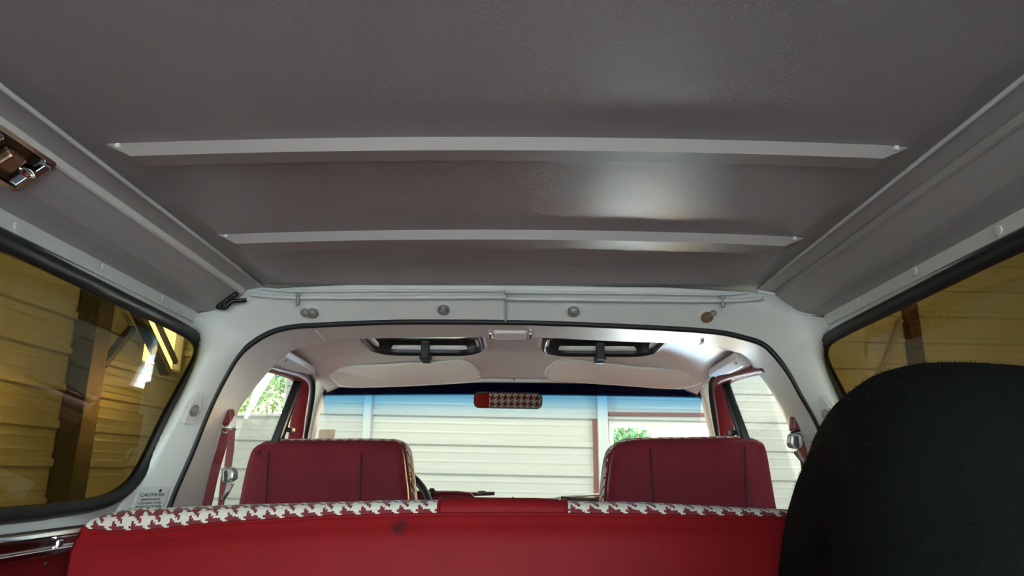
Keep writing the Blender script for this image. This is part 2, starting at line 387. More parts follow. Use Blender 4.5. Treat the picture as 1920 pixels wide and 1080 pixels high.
# brown trims on the front wall
t1 = onY(1116, 785, WY - .04); t0 = .3
o = gbox('trim_1', (t1.x, WY - .035, (t1.z + TILT * t1.x + t0) / 2), (.040, .02, t1.z + TILT * t1.x - t0), M['redtrim']); tag(o, 'vertical brown-red trim strip beside the pale green post', 'trim', kind='structure')
a = onY(1140, 775, WY - .04); b = onY(1366, 775, WY - .04)
o = gbox('trim_2', ((a.x + b.x) / 2, WY - .035, a.z + TILT * a.x), (b.x - a.x, .02, .030), M['redtrim']); tag(o, 'horizontal brown-red trim strip above the bright garage window', 'trim', kind='structure')
def window(name, axis, pos, a0, a1, z0, z1, label, fw=.035, mullion=None):
    P = (lambda a_, z, d: g(a_, pos + d, z)) if axis == 'x' else (lambda a_, z, d: g(pos + d, a_, z))
    r = empty(name, P((a0 + a1) / 2, z0, 0)); tag(r, label, 'window', kind='structure')
    def bx(nm, c, s, m):
        o = box(nm, c, s, m, bevel=.004); put(o, r)
    sz = (lambda w_, d, h: (w_, d, h)) if axis == 'x' else (lambda w_, d, h: (d, w_, h))
    zc = (z0 + z1) / 2; ac = (a0 + a1) / 2
    bx('window_frame', P(a0, zc, 0), sz(fw, .07, z1 - z0 + fw), M['winframe']); bx('window_frame', P(a1, zc, 0), sz(fw, .07, z1 - z0 + fw), M['winframe'])
    bx('window_frame', P(ac, z1, 0), sz(a1 - a0 - fw, .07, fw), M['winframe']); bx('window_frame', P(ac, z0, 0), sz(a1 - a0 - fw, .07, fw), M['winframe'])
    if mullion: bx('mullion', P(ac, zc, 0), sz(fw * .6, .05, z1 - z0 - fw), M['winframe'])
    bx('pane', P(ac, zc, .01), sz(a1 - a0 - fw, .004, z1 - z0 - fw), M['clear'])
    return r
window('window_1', 'x', WY, WX0 - .003, WX1, WZ0, WZ1, 'white framed garage window with green leaves behind the right front seat', .034)
window('window_2', 'x', WY, FX0, FX1, FZ0, FZ1, 'added window standing in for the bright reflection in the left door glass', .02)  # added opening, stands in for a bright reflection on the door glass
window('window_3', 'y', WX, LY0, LY1, LZ0, LZ1, 'bright garage window seen through the left tinted side window', .02)
# dark post and braces on the left wall
p = onX(152, 745, WX + .08)
o = gbox('steel_post', (WX + .09, p.y, WH / 2), (.13, .16, WH - .02), M['darkpost']); tag(o, 'dark steel wall post outside the left tinted window', 'post')
def brace(p0, p1, label, m='darkpost', s=(.05, .05)):
    o = sweep('steel_brace', [p0, p1], rect(*s), M[m], smooth=False); return tag(o, label, 'brace')
brace(onX(192, 685, WX + .06), onX(248, 615, WX + .06), 'dark diagonal brace rising from the dark wall post', s=(.05, .04))
brace(onX(245, 560, WX + .10), onX(312, 700, WX + .10), 'dark slanted bar on the lower side of the left wall window', s=(.07, .05))
brace(onX(275, 560, WX + .06), onX(330, 680, WX + .06), 'thin dark slanted bar across the left wall window', s=(.03, .03))
brace(onX(1690, 580, 5.0) if False else onY(1688, 600, WY - .08), onY(1640, 730, WY - .08), 'tan diagonal brace beside the brown wall post', 'tan', (.06, .03))
# unseen garage ceiling lamps, added to brighten the front wall and cab
def added_light(x, y, power, label, ang=0):
    r = empty('added_shop_light', g(x, y, WH - .12)); tag(r, label, 'lamp', 'added fill lights on the garage ceiling')
    o = prism('housing', [(-.06, 0), (.06, 0), (.03, .06), (-.03, .06)], g(x, y, WH - .10) + Vector((-.62, 0, 0)), frame_of((1, 0, 0)), 1.24, M['winframe']); put(o, r)
    for s in (-.63, .63):
        o = box('end_cap', g(x + s, y, WH - .08), (.02, .13, .07), M['winframe'], bevel=.005); put(o, r)
    l = area('added_shop_light_lamp', g(x, y, WH - .14), g(x, y + math.tan(ang), WH - 1.14), 1.2, .10, power, (1.0, .98, .94)); put(l, r)
added_light(-.9, 3.6, 46, 'added unseen fill light on the garage ceiling near the left wall', .35)
added_light(2.4, 3.2, 66, 'added unseen fill light on the garage ceiling near the bright window', .35)

# shrubs outside the windows
def shrub(loc, rx, rz, n, m, label, ls=1.0):
    r = empty('shrub', loc); tag(r, label, 'shrub')
    V = []; Fc = []
    for i in range(n):
        th = random.uniform(0, 2 * math.pi); ph = math.acos(random.uniform(-1, 1)); rad = random.uniform(.55, 1) ** .5
        c = Vector((rx * rad * math.sin(ph) * math.cos(th), rx * rad * math.sin(ph) * math.sin(th), rz + rz * rad * math.cos(ph)))
        R = Matrix.Rotation(random.uniform(0, 6.3), 3, 'Z') @ Matrix.Rotation(random.uniform(-1.2, 1.2), 3, 'X')
        l = random.uniform(.04, .08) * ls; b = len(V)
        for q in ((0, 0, 0), (l * .3, l * .5, .01), (0, l, 0), (-l * .3, l * .5, .01)): V.append(c + R @ Vector(q))
        Fc += [(b, b + 1, b + 2), (b, b + 2, b + 3)]
    f = mesh('foliage', V, Fc, m, r); f['kind'] = 'stuff'
    for k in range(5):
        t = k * 1.256
        sweep('stem', [(0, 0, 0), (rx * .3 * math.cos(t), rx * .3 * math.sin(t), rz * .8), (rx * .6 * math.cos(t), rx * .6 * math.sin(t), rz * 1.5)], circ(.02, 6), M['bark'], r)
    return r
pb = onY(1178, 850, 12.0); shrub((pb.x, 12.0, -.1), .66, 1.12, 9000, M['leaf'], 'green leafy shrub outside the garage window', 1.7)
pb = onY(515, 750, 12.0); shrub((pb.x, 12.0, -.1), 1.1, 1.65, 10000, M['leaf2'], 'added yellow-green shrub standing in for leaves reflected in the left door glass', 1.8)  # added shrub, stands in for foliage mirrored in the door glass

# ================================================================== VEHICLE SHELL
YR, YF = -0.35, 1.5
DROOP = 0.012
prof_px = [(496, 539), (462, 545), (459, 553), (441, 566), (420, 578), (405, 582), (371, 586), (355, 604)]
PF = [onY(x, y, YF) for x, y in prof_px]
PF[7] = Vector((PF[6].x + .001, YF, PF[7].z - .002))
def at(p, Y): return Vector((p.x, Y, p.z + (YF - Y) * DROOP))
ZA = PF[0].z; XA = PF[0].x; XB = mir(PF[0]).x
HW = (XB - XA) / 2
def roofz(x, Y):
    u = (x - XC) / HW
    c = 0.013 * (1 - u * u) * min(1, max(0, (YF - .025 - Y) / .13)) if Y > YF - .155 else 0.013 * (1 - u * u)
    return ZA + (YF - Y) * DROOP + c
NX = 24
xs = [XA + (XB - XA) * i / NX for i in range(NX + 1)]
ys = [YR, 0, .3, .5, .7, .85, 1.0, 1.1, 1.2, 1.3, 1.345, 1.37, 1.4, 1.43, 1.455, 1.475]
ceil = loft('ceiling', [[Vector((x, y, roofz(x, y))) for x in xs] for y in ys], M['roof'])
solid(ceil, .008, 1); tag(ceil, 'grey pitted sheet metal hardtop roof panel with two cross ribs', 'ceiling', kind='structure')
# cross ribs
def rib(ybk, yfr, px0, px1, y0px, y1px, drop):
    """hat section running across the roof"""
    xa = onZ(px0, y0px, roofz(XA + .05, ybk)).x; xb = onZ(px1, y1px, roofz(XB - .05, ybk)).x
    n = 30; rows = [[], [], [], []]
    for i in range(n + 1):
        t = i / n; x = xa + (xb - xa) * t
        e = min(1, min(t, 1 - t) * n / 0.8)
        d = drop * e + .0005
        for k, (yy, dd) in enumerate(((ybk, 0), (ybk + .004, d), (yfr - .004, d), (yfr, 0))):
            rows[k].append(Vector((x, yy, roofz(x, yy) + .002 * (dd == 0) - dd)))
    o = loft('cross_rib', rows, M['ribpaint'], ceil, smooth=False); solid(o, .002, 1)
    for k, (xx, sg) in enumerate(((xa + .012, 1), (xb - .012, -1))):
        t_ = box('rib_end_tab', (xx + sg * .006, (ybk + yfr) / 2, roofz(xx, ybk) - .003), (.006, yfr - ybk + .004, .006), M['cover'], bevel=.001); put(t_, o)
    return o
y1b = onZ(950, 259, roofz(0, .85)).y
rib(onZ(950, 257, roofz(0, .85)).y, onZ(950, 298, roofz(0, .9) - .012).y, 200, 1698, 272, 280, .0165)
rib(onZ(950, 431, roofz(0, 1.2)).y, onZ(950, 462, roofz(0, 1.2) - .012).y, 412, 1495, 444, 455, .0165)
for s, f in ((0, lambda p: p), (1, mir)):
    e = tube('edge_bead', [f(at(PF[0], y)) + Vector((0, 0, -.001)) for y in (YR, .5, 1.0, 1.3, 1.47)], .0035, M['frame_paint'], ceil)

def side(name, f, label):
    rows = [[f(at(p, y)) for p in PF[:7]] for y in (YR, 0, .4, .8, 1.1, 1.3, 1.42, 1.5)]
    o = loft(name, rows, M['paint'], smooth=False); solid(o, .004, 1)
    sg = -1 if f is mir else 1
    e = loft('window_header_strip', [[f(at(p, y)) for p in (PF[6] + Vector((0, 0, .001)), PF[6].lerp(PF[7], .5), PF[7])] for y in (YR, 0, .4, .8, 1.1, 1.3, 1.42, 1.5)], M['frame_paint'], smooth=False); solid(e, .004, 1); put(e, o)
    e = loft('rail_edge_strip', [[f(at(p, y)) for p in (PF[1] + Vector((.002, 0, .002)), PF[1] + Vector((.005, 0, -.002)), PF[2] + Vector((.005, 0, -.001)), PF[2] + Vector((.001, 0, -.003)))] for y in (YR, .4, 1.0, 1.48)], M['cover' if sg > 0 else 'paint'], closed=True, caps=True, smooth=False); put(e, o)  # left strip painted white as the ridge's glint, right one kept grey
    e = tube('joint_bead', [f(p + Vector((.002, -.002, -.002))) for p in PF], .003, M['frame_paint'], n=8); put(e, o)
    return tag(o, label, 'wall', kind='structure')
wl_ = side('wall_left', lambda p: p, 'grey stepped hardtop side rail above the left tinted window')
wr_ = side('wall_right', mir, 'grey stepped hardtop side rail above the right tinted window')

# outer skin of the hardtop, above the inner panels
sk_pr = [(PF[7].x - .012, PF[7].z - .012), (PF[7].x - .035, PF[7].z + .02), (PF[6].x - .03, PF[6].z + .04), (PF[4].x, PF[4].z + .075), (PF[0].x + .1, ZA + .05)]
sk_row = lambda Y: [Vector((x, Y, z + (YF - Y) * DROOP)) for x, z in sk_pr] + [Vector((XC, Y, ZA + .062 + (YF - Y) * DROOP))] + [Vector((2 * XC - x, Y, z + (YF - Y) * DROOP)) for x, z in sk_pr[::-1]]
rows = [sk_row(y) for y in (YR - .02, .3, .9, 1.4, 1.6, 1.70)]
rows.append([Vector((p.x, 1.73, min(p.z, 1.70))) for p in rows[-1]])
o = loft('outer_skin', rows, M['frame_paint'], ceil, smooth=False); solid(o, .004, 1)

# side window plane (tumblehome)
KX = 0.19
WP0 = Vector((PF[-1].x, 0, PF[-1].z)); WN = Vector((1, 0, -KX))   # x = x0 - KX*(z0 - z)... normal
WN = Vector((1.0, 0.0, -KX)).normalized()
def wp(px, py): return pl(px, py, WP0, WN)
def wpt(Y, z): return Vector((WP0.x - KX * (WP0.z - z), Y, z))
outer_px = [(0, 450), (120, 508), (240, 567), (330, 611), (366, 634), (374, 660), (360, 695), (312, 785), (272, 868), (245, 908), (210, 934), (165, 948), (100, 957), (0, 968)]
core = [wp(*p) for p in outer_px]
zt, zbm = core[0].z, core[-1].z
path = [wpt(-.15, zt + .004), wpt(.3, zt + .004)] + core + [wpt(.3, zbm), wpt(-.15, zbm), wpt(-.22, zbm + .06), wpt(-.22, zt - .06)]
path = cat(path, 5, closed=True)
def side_window(name, f, label):
    r = empty(name, f(wpt(.6, zbm))); tag(r, label, 'window', kind='structure')
    o = sweep('rubber_gasket', [f(p) for p in path], [(x * .0135, y * .0135) for x, y in circ(1, 12)], M['rubber'], closed=True, up=(1, 0, 0)); put(o, r)
    c = sum(path, Vector()) / len(path)
    grow = lambda p, d: Vector((0, p.y + math.copysign(min(d, abs(p.y - c.y) * .3), p.y - c.y), p.z + math.copysign(min(d, abs(p.z - c.z) * .3), p.z - c.z)))
    ring2 = []
    for p in path:
        q = grow(p, .045); ring2.append(Vector((WP0.x - KX * (WP0.z - q.z) - .010, q.y, min(q.z, PF[7].z + .004))))
    ring1 = [p + Vector((-.006, 0, 0)) for p in path]
    o = loft('window_surround', [[f(p) for p in ring1], [f(p) for p in ring2]], M['frame_paint'], closed=True); solid(o, .003, 0); put(o, r)
    n = len(path); off = Vector((.004, 0, 0))
    V = [f(p - off * (1)) for p in path] + [f(p + off * 0) for p in path]
    o = mesh('glass_pane', V, [tuple(range(n)), tuple(range(n, 2 * n))] + [(i, (i + 1) % n, n + (i + 1) % n, n + i) for i in range(n)], M['tint']); put(o, r)
    return r
side_window('window_4', lambda p: p, 'brown tinted left side window with black rubber gasket')
side_window('window_5', mir, 'brown tinted right side window with black rubber gasket beside the spare tyre')
# strip of side panel around the glass (below and behind), chrome belt and red lower panel
beltz = onX(80, 1003, -.76).z
def lower(f, wall, s):
    rows = []
    for y in (-.35, .2, .6, 1.0, 1.3, 1.56):
        rows.append([f(Vector((WP0.x - KX * (WP0.z - z) - .004, y, z))) for z in (zbm + .012, zbm - .02, beltz)])
    o = loft('sill_panel', rows, M['frame_paint']); solid(o, .004, 1); put(o, wall)
    rows = [[f(Vector((WP0.x - KX * (WP0.z - z) - .004, y, z))) for z in (WP0.z, zbm - .02)] for y in (-.35, -.235)]
    o = loft('rear_pillar', rows, M['frame_paint']); solid(o, .004, 1); put(o, wall)
    rows = [[f(Vector((x, y, z))) for x, z in ((-.775, beltz - .03), (-.772, beltz - .08), (-.768, .95), (-.75, .72))] for y in (-.35, .3, .8, 1.2, 1.6)]
    o = loft('lower_panel', rows, M['vinyl']); solid(o, .01, 1); put(o, wall)
lower(lambda p: p, wl_, 1); lower(mir, wr_, -1)
def belt(name, f, label):
    sec = []
    zz = beltz
    pr = [(-.762, zz + .008), (-.754, zz + .004), (-.752, zz - .004), (-.757, zz - .008), (-.757, zz - .020), (-.750, zz - .024), (-.750, zz - .032), (-.760, zz - .036), (-.772, zz - .036), (-.772, zz + .008)]
    rows = [[f(Vector((x, y, z))) for x, z in pr] for y in (-.35, 0, .5, 1.0, 1.35)]
    o = loft(name, rows, M['chrome'], closed=True, caps=True, smooth=False); bev(o, .0015)
    return tag(o, label, 'trim', kind='structure')
bt = belt('trim_3', lambda p: p, 'chrome belt moulding under the left tinted window')
belt('trim_4', mir, 'chrome belt moulding under the right tinted window')

# ------------------------------------------------ front frame of the hardtop
G_px = [(300, 1000), (319, 949), (333, 913), (361, 849), (392, 772), (418, 718), (448, 668), (478, 641), (513, 622), (552, 613), (596, 610), (685, 606), (780, 604), (950, 605), (1040, 607), (1161, 612), (1280, 618), (1349, 624), (1391, 633), (1427, 645), (1452, 667), (1480, 703), (1502, 742), (1522, 775), (1541, 814), (1573, 885), (1600, 950), (1620, 1000)]
H_px = [(372, 1000), (386, 950), (396, 913), (414, 855), (437, 790), (453, 757), (478, 724), (504, 693), (530, 668), (556, 652), (612, 638), (690, 633), (785, 631), (950, 630), (1040, 632), (1161, 638), (1304, 643), (1345, 650), (1392, 664), (1420, 696), (1442, 724), (1462, 757), (1475, 786), (1486, 815), (1500, 855), (1522, 915), (1537, 960), (1550, 1000)]
YG, YH = 1.55, 1.72
G = cat([onY(x, y, YG) for x, y in G_px], 5)
Hh = cat([onY(x, y, YH) for x, y in H_px], 5)
def fr_left():
    mid = [(232, 1000), (246, 949), (258, 925), (294, 855), (332, 780), (356, 725), (378, 672), (410, 622), (446, 592), (478, 575), (520, 567), (640, 562), (760, 560), (948, 559)]
    out = [(200, 1000, 'w'), (226, 945, 'w'), (246, 915, 'w'), (276, 860, 'w'), (318, 778, 'w'), (352, 715, 'w'), (372, 660, 'w'), (362, 606, 'y'), (371, 588, 'y'), (420, 579, 'y'), (462, 547, 'y'), (640, 535, 'h'), (760, 534, 'h'), (948, 534, 'h')]
    m_ = [onY(x, y, 1.505 if i > 6 else 1.47) for i, (x, y) in enumerate(mid)]
    o_ = []
    for x, y, k in out:
        if k == 'w': o_.append(wp(x, y))
        elif k == 'y': o_.append(onY(x, y, 1.495))
        else: o_.append(onY(x, y, 1.478))
    return m_, o_
m_, o_ = fr_left()
nL = 14
mid_all = m_ + [Vector((2 * XC - p.x, p.y, p.z - .003)) for p in m_[::-1][1:]]
out_all = o_ + [Vector((2 * XC - p.x, p.y, p.z - .003)) for p in o_[::-1][1:]]
Gs = [onY(x, y, YG) for x, y in G_px]
Gs = Gs[:13] + [Gs[13]] + Gs[15:]           # 27 stations
Gc, Mc, Oc = cat(Gs, 5), cat(mid_all, 5), cat(out_all, 5)
def lerp(A, B, t): return [a_.lerp(b_, t) for a_, b_ in zip(A, B)]
m1 = lerp(Mc, Gc, .12); m2 = lerp(Mc, Gc, .9)
ffr = loft('wall_front', [Oc, lerp(Oc, Mc, .82), m1, m2, Gc], M['frame_paint'])
solid(ffr, .006, 0)
tag(ffr, 'light grey hardtop front frame with bolts around the opening to the cab', 'wall', kind='structure')
bpy.context.view_layer.update()
_ffr_eval = ffr.evaluated_get(bpy.context.evaluated_depsgraph_get())
def on_frame(px, py):
    """point and inward normal of the front frame's surface"""
    d = ray(px, py).normalized(); ok, p, n, _ = _ffr_eval.ray_cast(CAM, d)
    if n.dot(d) > 0: n = -n
    return p, n
# weatherstrip
tube('weatherstrip', [p + Vector((0, -.004, 0)) for p in G], .0068, M['rubber'], ffr, n=10)
# roof-edge lips
lipA = cat([onY(x, y, 1.474) for x, y in [(497, 541), (560, 546), (700, 545), (948, 545)]], 6)
lipB = cat([onY(x, y, 1.482) for x, y in [(470, 552), (530, 557), (600, 558), (700, 558), (948, 557)]], 6)
cxh = onY(948, 550, 1.48).x
for L_, r_ in ((lipA, .0028), (lipB, .0042)):
    tube('roof_edge_lip', L_, r_, M['frame_paint'], ffr)
    tube('roof_edge_lip', [Vector((2 * cxh - p.x, p.y - .003, p.z - .004)) for p in L_], r_, M['frame_paint'], ffr)
# centre overlap seam of the header
p0, p1 = onY(948, 549, 1.478), onY(948, 602, 1.535)
o = sweep('centre_seam', [p0, p0.lerp(p1, .3), p1], rect(.004, .006), M['paint'], ffr, smooth=False)

def hexpts(r): return [(r * math.cos(math.radians(60 * i)), r * math.sin(math.radians(60 * i))) for i in range(6)]
def bolt(c, n, par, r=.009, m='steel', wm='steel', washer=True):
    R = frame_of(n)
    if washer:
        wsh = prism('washer', circ(r * 1.65, 20), c, R, .0025, M[wm], bevel=.0006)
    hb = prism('bolt_head', hexpts(r), Vector(c) + R @ Vector((0, 0, .002)), R, .007, M[m], bevel=.0012)
    st = prism('bolt_stud', circ(r * .5, 10), Vector(c) + R @ Vector((0, 0, .008)), R, .003, M[m], bevel=.0006)
    if washer: wsh.parent = par; hb.parent = par
    else: hb.parent = par
    st.parent = par
def plate_bolt(px, py, w_, h_, mt='steel', extra=None, py_n=(0, -1, -.15), plate=True):
    c, n = on_frame(px, py)
    c = c + n * .003
    R = frame_of(n)
    o = ffr
    if plate:
        o = prism('bolt_plate', [(-w_ / 2, 0), (-w_ * .3, h_ / 2), (w_ * .3, h_ / 2), (w_ / 2, 0), (w_ * .3, -h_ / 2), (-w_ * .3, -h_ / 2)], c - n * .01, R, .011, M['frame_paint'], ffr, bevel=.001)
    bolt(c + n * .001, n, o, .0085, mt, mt)
    if extra:
        bolt(c + R @ Vector((extra[0], extra[1], .002)), n, o, extra[2], 'steel')
plate_bolt(832, 579, .042, .024)
plate_bolt(1075, 582, .042, .026)
plate_bolt(587, 585, .044, .024, extra=(-.015, .001, .007))
plate_bolt(1325, 593, .040, .026, 'rust', extra=(.012, .011, .005))
for px, py in ((560, 553), (1354, 557)):
    a_ = onY(px, py, 1.478); c_ = prism('pin_collar', hexpts(.0075), a_ + Vector((0, 0, .002)), frame_of((0, 0, -1), (0, 1, 0)), .006, M['steel'], ffr, bevel=.001)
    prism('hanging_pin', circ(.0042, 12), a_, frame_of((0, -.05, -1), (0, 1, 0)), .024, M['steel'], ffr, bevel=.001)
# pillar bolts and tabs
def pillar_point(px, py): return onY(px, py, 1.497)
for px, py, sgn in ((357, 767, 1), (1558, 775, -1)):
    c, n = on_frame(px, py); c = c + n * .0125
    R = frame_of(n)
    o = prism('pillar_tab', [(-.015, -.03), (.015, -.03), (.018, .006), (.008, .034), (-.002, .040), (-.016, .012)], c - n * .012, R, .010, M['frame_paint'], ffr, bevel=.002)
    bolt(c - n * .002, n, o, .008)

# caution label on the left pillar
lab = empty('caution_label', onY(278, 935, 1.46)); tag(lab, 'small white caution sticker on the left pillar beside the bench', 'label')
c, n = on_frame(280, 940); R = frame_of(n); c = c + n * .0045
o = prism('plate', rrect(.068, .062, .011), c - n * .003, R, .003, M['label']); put(o, lab)
def text(s, size, c, R, m, par, name='lettering'):
    cu = bpy.data.curves.new(name, 'FONT'); cu.body = s; cu.size = size; cu.align_x = 'CENTER'; cu.extrude = .0002
    t_ = bpy.data.objects.new('tmp', cu); COL.objects.link(t_)
    bpy.context.view_layer.update()
    me = bpy.data.meshes.new_from_object(t_.evaluated_get(bpy.context.evaluated_depsgraph_get()))
    bpy.data.objects.remove(t_)
    me.transform(Matrix.Translation(c) @ R.to_4x4())
    o = link(name, me, m); put(o, par)
for i, (s, z) in enumerate((('CAUTION', .0098), ('DISENGAGE', .0066), ('CONNECTOR', .0066), ('BEHIND COVER', .0066), ('PLATE', .0066))):
    text(s, z, c + n * .0006 + R @ Vector((-.002, (.012, .0035, -.004, -.0115, -.019)[i], 0)), R @ Matrix.Diagonal((1.25, 1, 1)), M['ink'], lab)
o = prism('screw', circ(.0035, 12), c + R @ Vector((.013, .024, 0)), R, .002, M['chrome'], bevel=.0005); put(o, lab)

# plugs on the strip above the left window
for px, py in ((27, 425), (190, 502), (302, 560)):
    c_ = PF[6].lerp(PF[7], .45); r_ = ray(px, py)
    e1 = Vector((0, 1, -DROOP)); e2 = PF[7] - PF[6]; nn = e1.cross(e2).normalized()
    if nn.x < 0: nn = -nn
    q = pl(px, py, PF[6], nn)
    o = prism('plug', circ(.0075, 14), q + nn * .003, frame_of(nn), .0035, M['frame_paint'], bevel=.0012); put(o, wl_)
    o = prism('plug', circ(.0075, 14), mir(q + nn * .003), frame_of(mir(nn) - Vector((2 * XC, 0, 0))), .0035, M['frame_paint'], bevel=.0012); put(o, wr_)

# panel plane between rail B and C on the left, for lamp and hook
e1 = Vector((0, 1, -DROOP)).normalized(); e2 = (PF[3] - PF[2]).normalized(); pn = e1.cross(e2).normalized()
if pn.x < 0: pn = -pn
RL = Matrix((e1, e2, pn)).transposed()
lampc = pl(10, 293, PF[2], pn)
lamp = empty('side_dome_lamp', lampc); tag(lamp, 'open chrome courtesy lamp with exposed bulb on the left roof rail', 'lamp')
def loc(x, y, z=0): return lampc + RL @ Vector((x, y, z))
LW, LH = .105, .058
for nm, pts_ in (('chrome_rim', [(-LW / 2, -LH / 2), (LW / 2, -LH / 2), (LW / 2, LH / 2), (-LW / 2, LH / 2)]),):
    o = sweep(nm, [loc(x, y, .003) for x, y in rrect(LW, LH, .005, 3)], rect(.005, .007), M['chrome'], closed=True, up=pn, smooth=False); put(o, lamp)
o = prism('reflector_cup', rrect(LW - .004, LH - .004, .005, 3), loc(0, 0, -.0), RL, .0025, M['lampcup']); put(o, lamp)
o = prism('socket', rrect(.030, .030, .006, 3), loc(.002, .0, .002), RL, .012, M['bulb'], bevel=.003, taper=.8); put(o, lamp)
bulbpath = [loc(.012 + .03 * i / 8, -.002, .014) for i in range(9)]
o = sweep('bulb', bulbpath, circ(1, 12), M['chrome'], up=pn, scale=[.001, .004, .0055, .006, .006, .0055, .004, .0025, .001]); put(o, lamp)
o = prism('end_bracket', rrect(.014, LH - .006, .002, 2), loc(LW / 2 - .010, 0, .002), RL, .010, M['chrome'], bevel=.002, taper=.85); put(o, lamp)
o = prism('end_bracket', rrect(.014, LH - .006, .002, 2), loc(-LW / 2 + .010, 0, .002), RL, .010, M['chrome'], bevel=.002, taper=.85); put(o, lamp)
# coat hook
hc = pl(425, 562, PF[3], pn)
hook = empty('coat_hook', hc); tag(hook, 'small black plastic coat hook at the front of the left roof rail', 'hook')
def hl(x, y, z=0): return hc + RL @ Vector((y, -x, z))
o = prism('base_plate', rrect(.016, .056, .007, 4), hl(-.0, -.002, 0), RL, .007, M['blackplastic'], bevel=.002); put(o, hook)
o = sweep('hook_arm', cat([hl(-.024, -.002, .004), hl(-.012, -.001, .014), hl(.006, .0, .011), hl(.02, .004, .018), hl(.032, .009, .024)], 5), circ(.0065, 10, .0045), M['blackplastic'], up=pn); put(o, hook)

# ------------------------------------------------ cab hoop
Hc = Hh
hoop = loft('wall_cab', [G, lerp(G, Hc, .06), lerp(G, Hc, .9), Hc, [p + Vector((0, .012, .004)) + (Vector((XC, p.y, 1.2)) - p).normalized() * -.01 for p in Hc]], M['hoop_paint'])
solid(hoop, .006, 0); tag(hoop, 'off-white painted cab hoop inside the black weatherstrip', 'wall', kind='structure')
for xpx in ((592, 618, 608, 637), (1328, 622, 1313, 644)):
    a_ = onY(xpx[0], xpx[1], 1.585); b_ = onY(xpx[2], xpx[3], 1.705)
    tube('panel_joint', [a_ + Vector((0, 0, -.002)), b_ + Vector((0, 0, -.002))], .0025, M['frame_paint'], hoop)
bolt(onY(1316, 632, 1.65) + Vector((0, 0, -.003)), (0, -.3, -1), hoop, .004, 'steel', washer=False)

# header dome light
dc = onY(957, 625, 1.645)
dl = empty('header_dome_light', dc); tag(dl, 'small chrome dome light in the middle of the cab header', 'lamp')
Rd = frame_of((0, -.35, -1), (0, 1, 0))
o = prism('lens', rrect(.088, .04, .008), dc + Vector((0, 0, .004)), Rd, .014, M['lens'], bevel=.004, taper=.92); put(o, dl)
for s in (-1, 1):
    o = prism('end_clip', rrect(.012, .03, .003), dc + Rd @ Vector((s * .048, 0, -.002)), Rd, .012, M['chrome'], bevel=.003, taper=.8); put(o, dl)
o = sweep('chrome_rim', [dc + Rd @ Vector((x, y, .002)) for x, y in rrect(.092, .044, .009)], circ(.0022, 8), M['chrome'], closed=True, up=Rd @ Vector((0, 0, 1))); put(o, dl)

# ------------------------------------------------ cab headliner with two vents
HWc = .60
def hz(x, Y):
    u = abs(x - XC) / HWc
    t = min(1, max(0, (Y - 1.72) / .56))
    z = 1.702 - .012 * t - .055 * max(0, t - .45) ** 1.5 / (.55 ** 1.5) * 1.0
    return z - .045 * max(0, u - .55) ** 2 / (.45 ** 2)
V1 = (onZ(668, 640, 1.70).x, onZ(903, 640, 1.70).x)
vy0, vy1 = 1.735, 2.02
VC = [(onY(664, 640, 1.80).x + .01, onY(907, 640, 1.80).x - .005), (onY(1014, 640, 1.80).x + .005, onY(1262, 640, 1.80).x - .01)]
inset = .022
gx = sorted(set([XC - HWc + 2 * HWc * i / 30 for i in range(31)] + [v + s for a_, b_ in VC for v, s in ((a_, inset), (b_, -inset))]))
gy = sorted(set([1.70, 1.72, 1.735, vy0 + inset, 1.8, 1.86, 1.92, 1.96, vy1 - inset, 2.03, 2.07, 2.11, 2.15, 2.19, 2.23, 2.265]))
Vv = [Vector((x, y, hz(x, y))) for y in gy for x in gx]; Fc = []
for j in range(len(gy) - 1):
    for i in range(len(gx) - 1):
        xm, ym = (gx[i] + gx[i + 1]) / 2, (gy[j] + gy[j + 1]) / 2
        if any(a_ + inset < xm < b_ - inset for a_, b_ in VC) and vy0 + inset < ym < vy1 - inset: continue
        Fc.append((j * len(gx) + i, j * len(gx) + i + 1, (j + 1) * len(gx) + i + 1, (j + 1) * len(gx) + i))
hl_ = mesh('ceiling_cab', Vv, Fc, M['liner'], smooth=True); solid(hl_, .012, 1)
tag(hl_, 'warm white cab headliner with two black framed roof vents', 'ceiling', kind='structure')
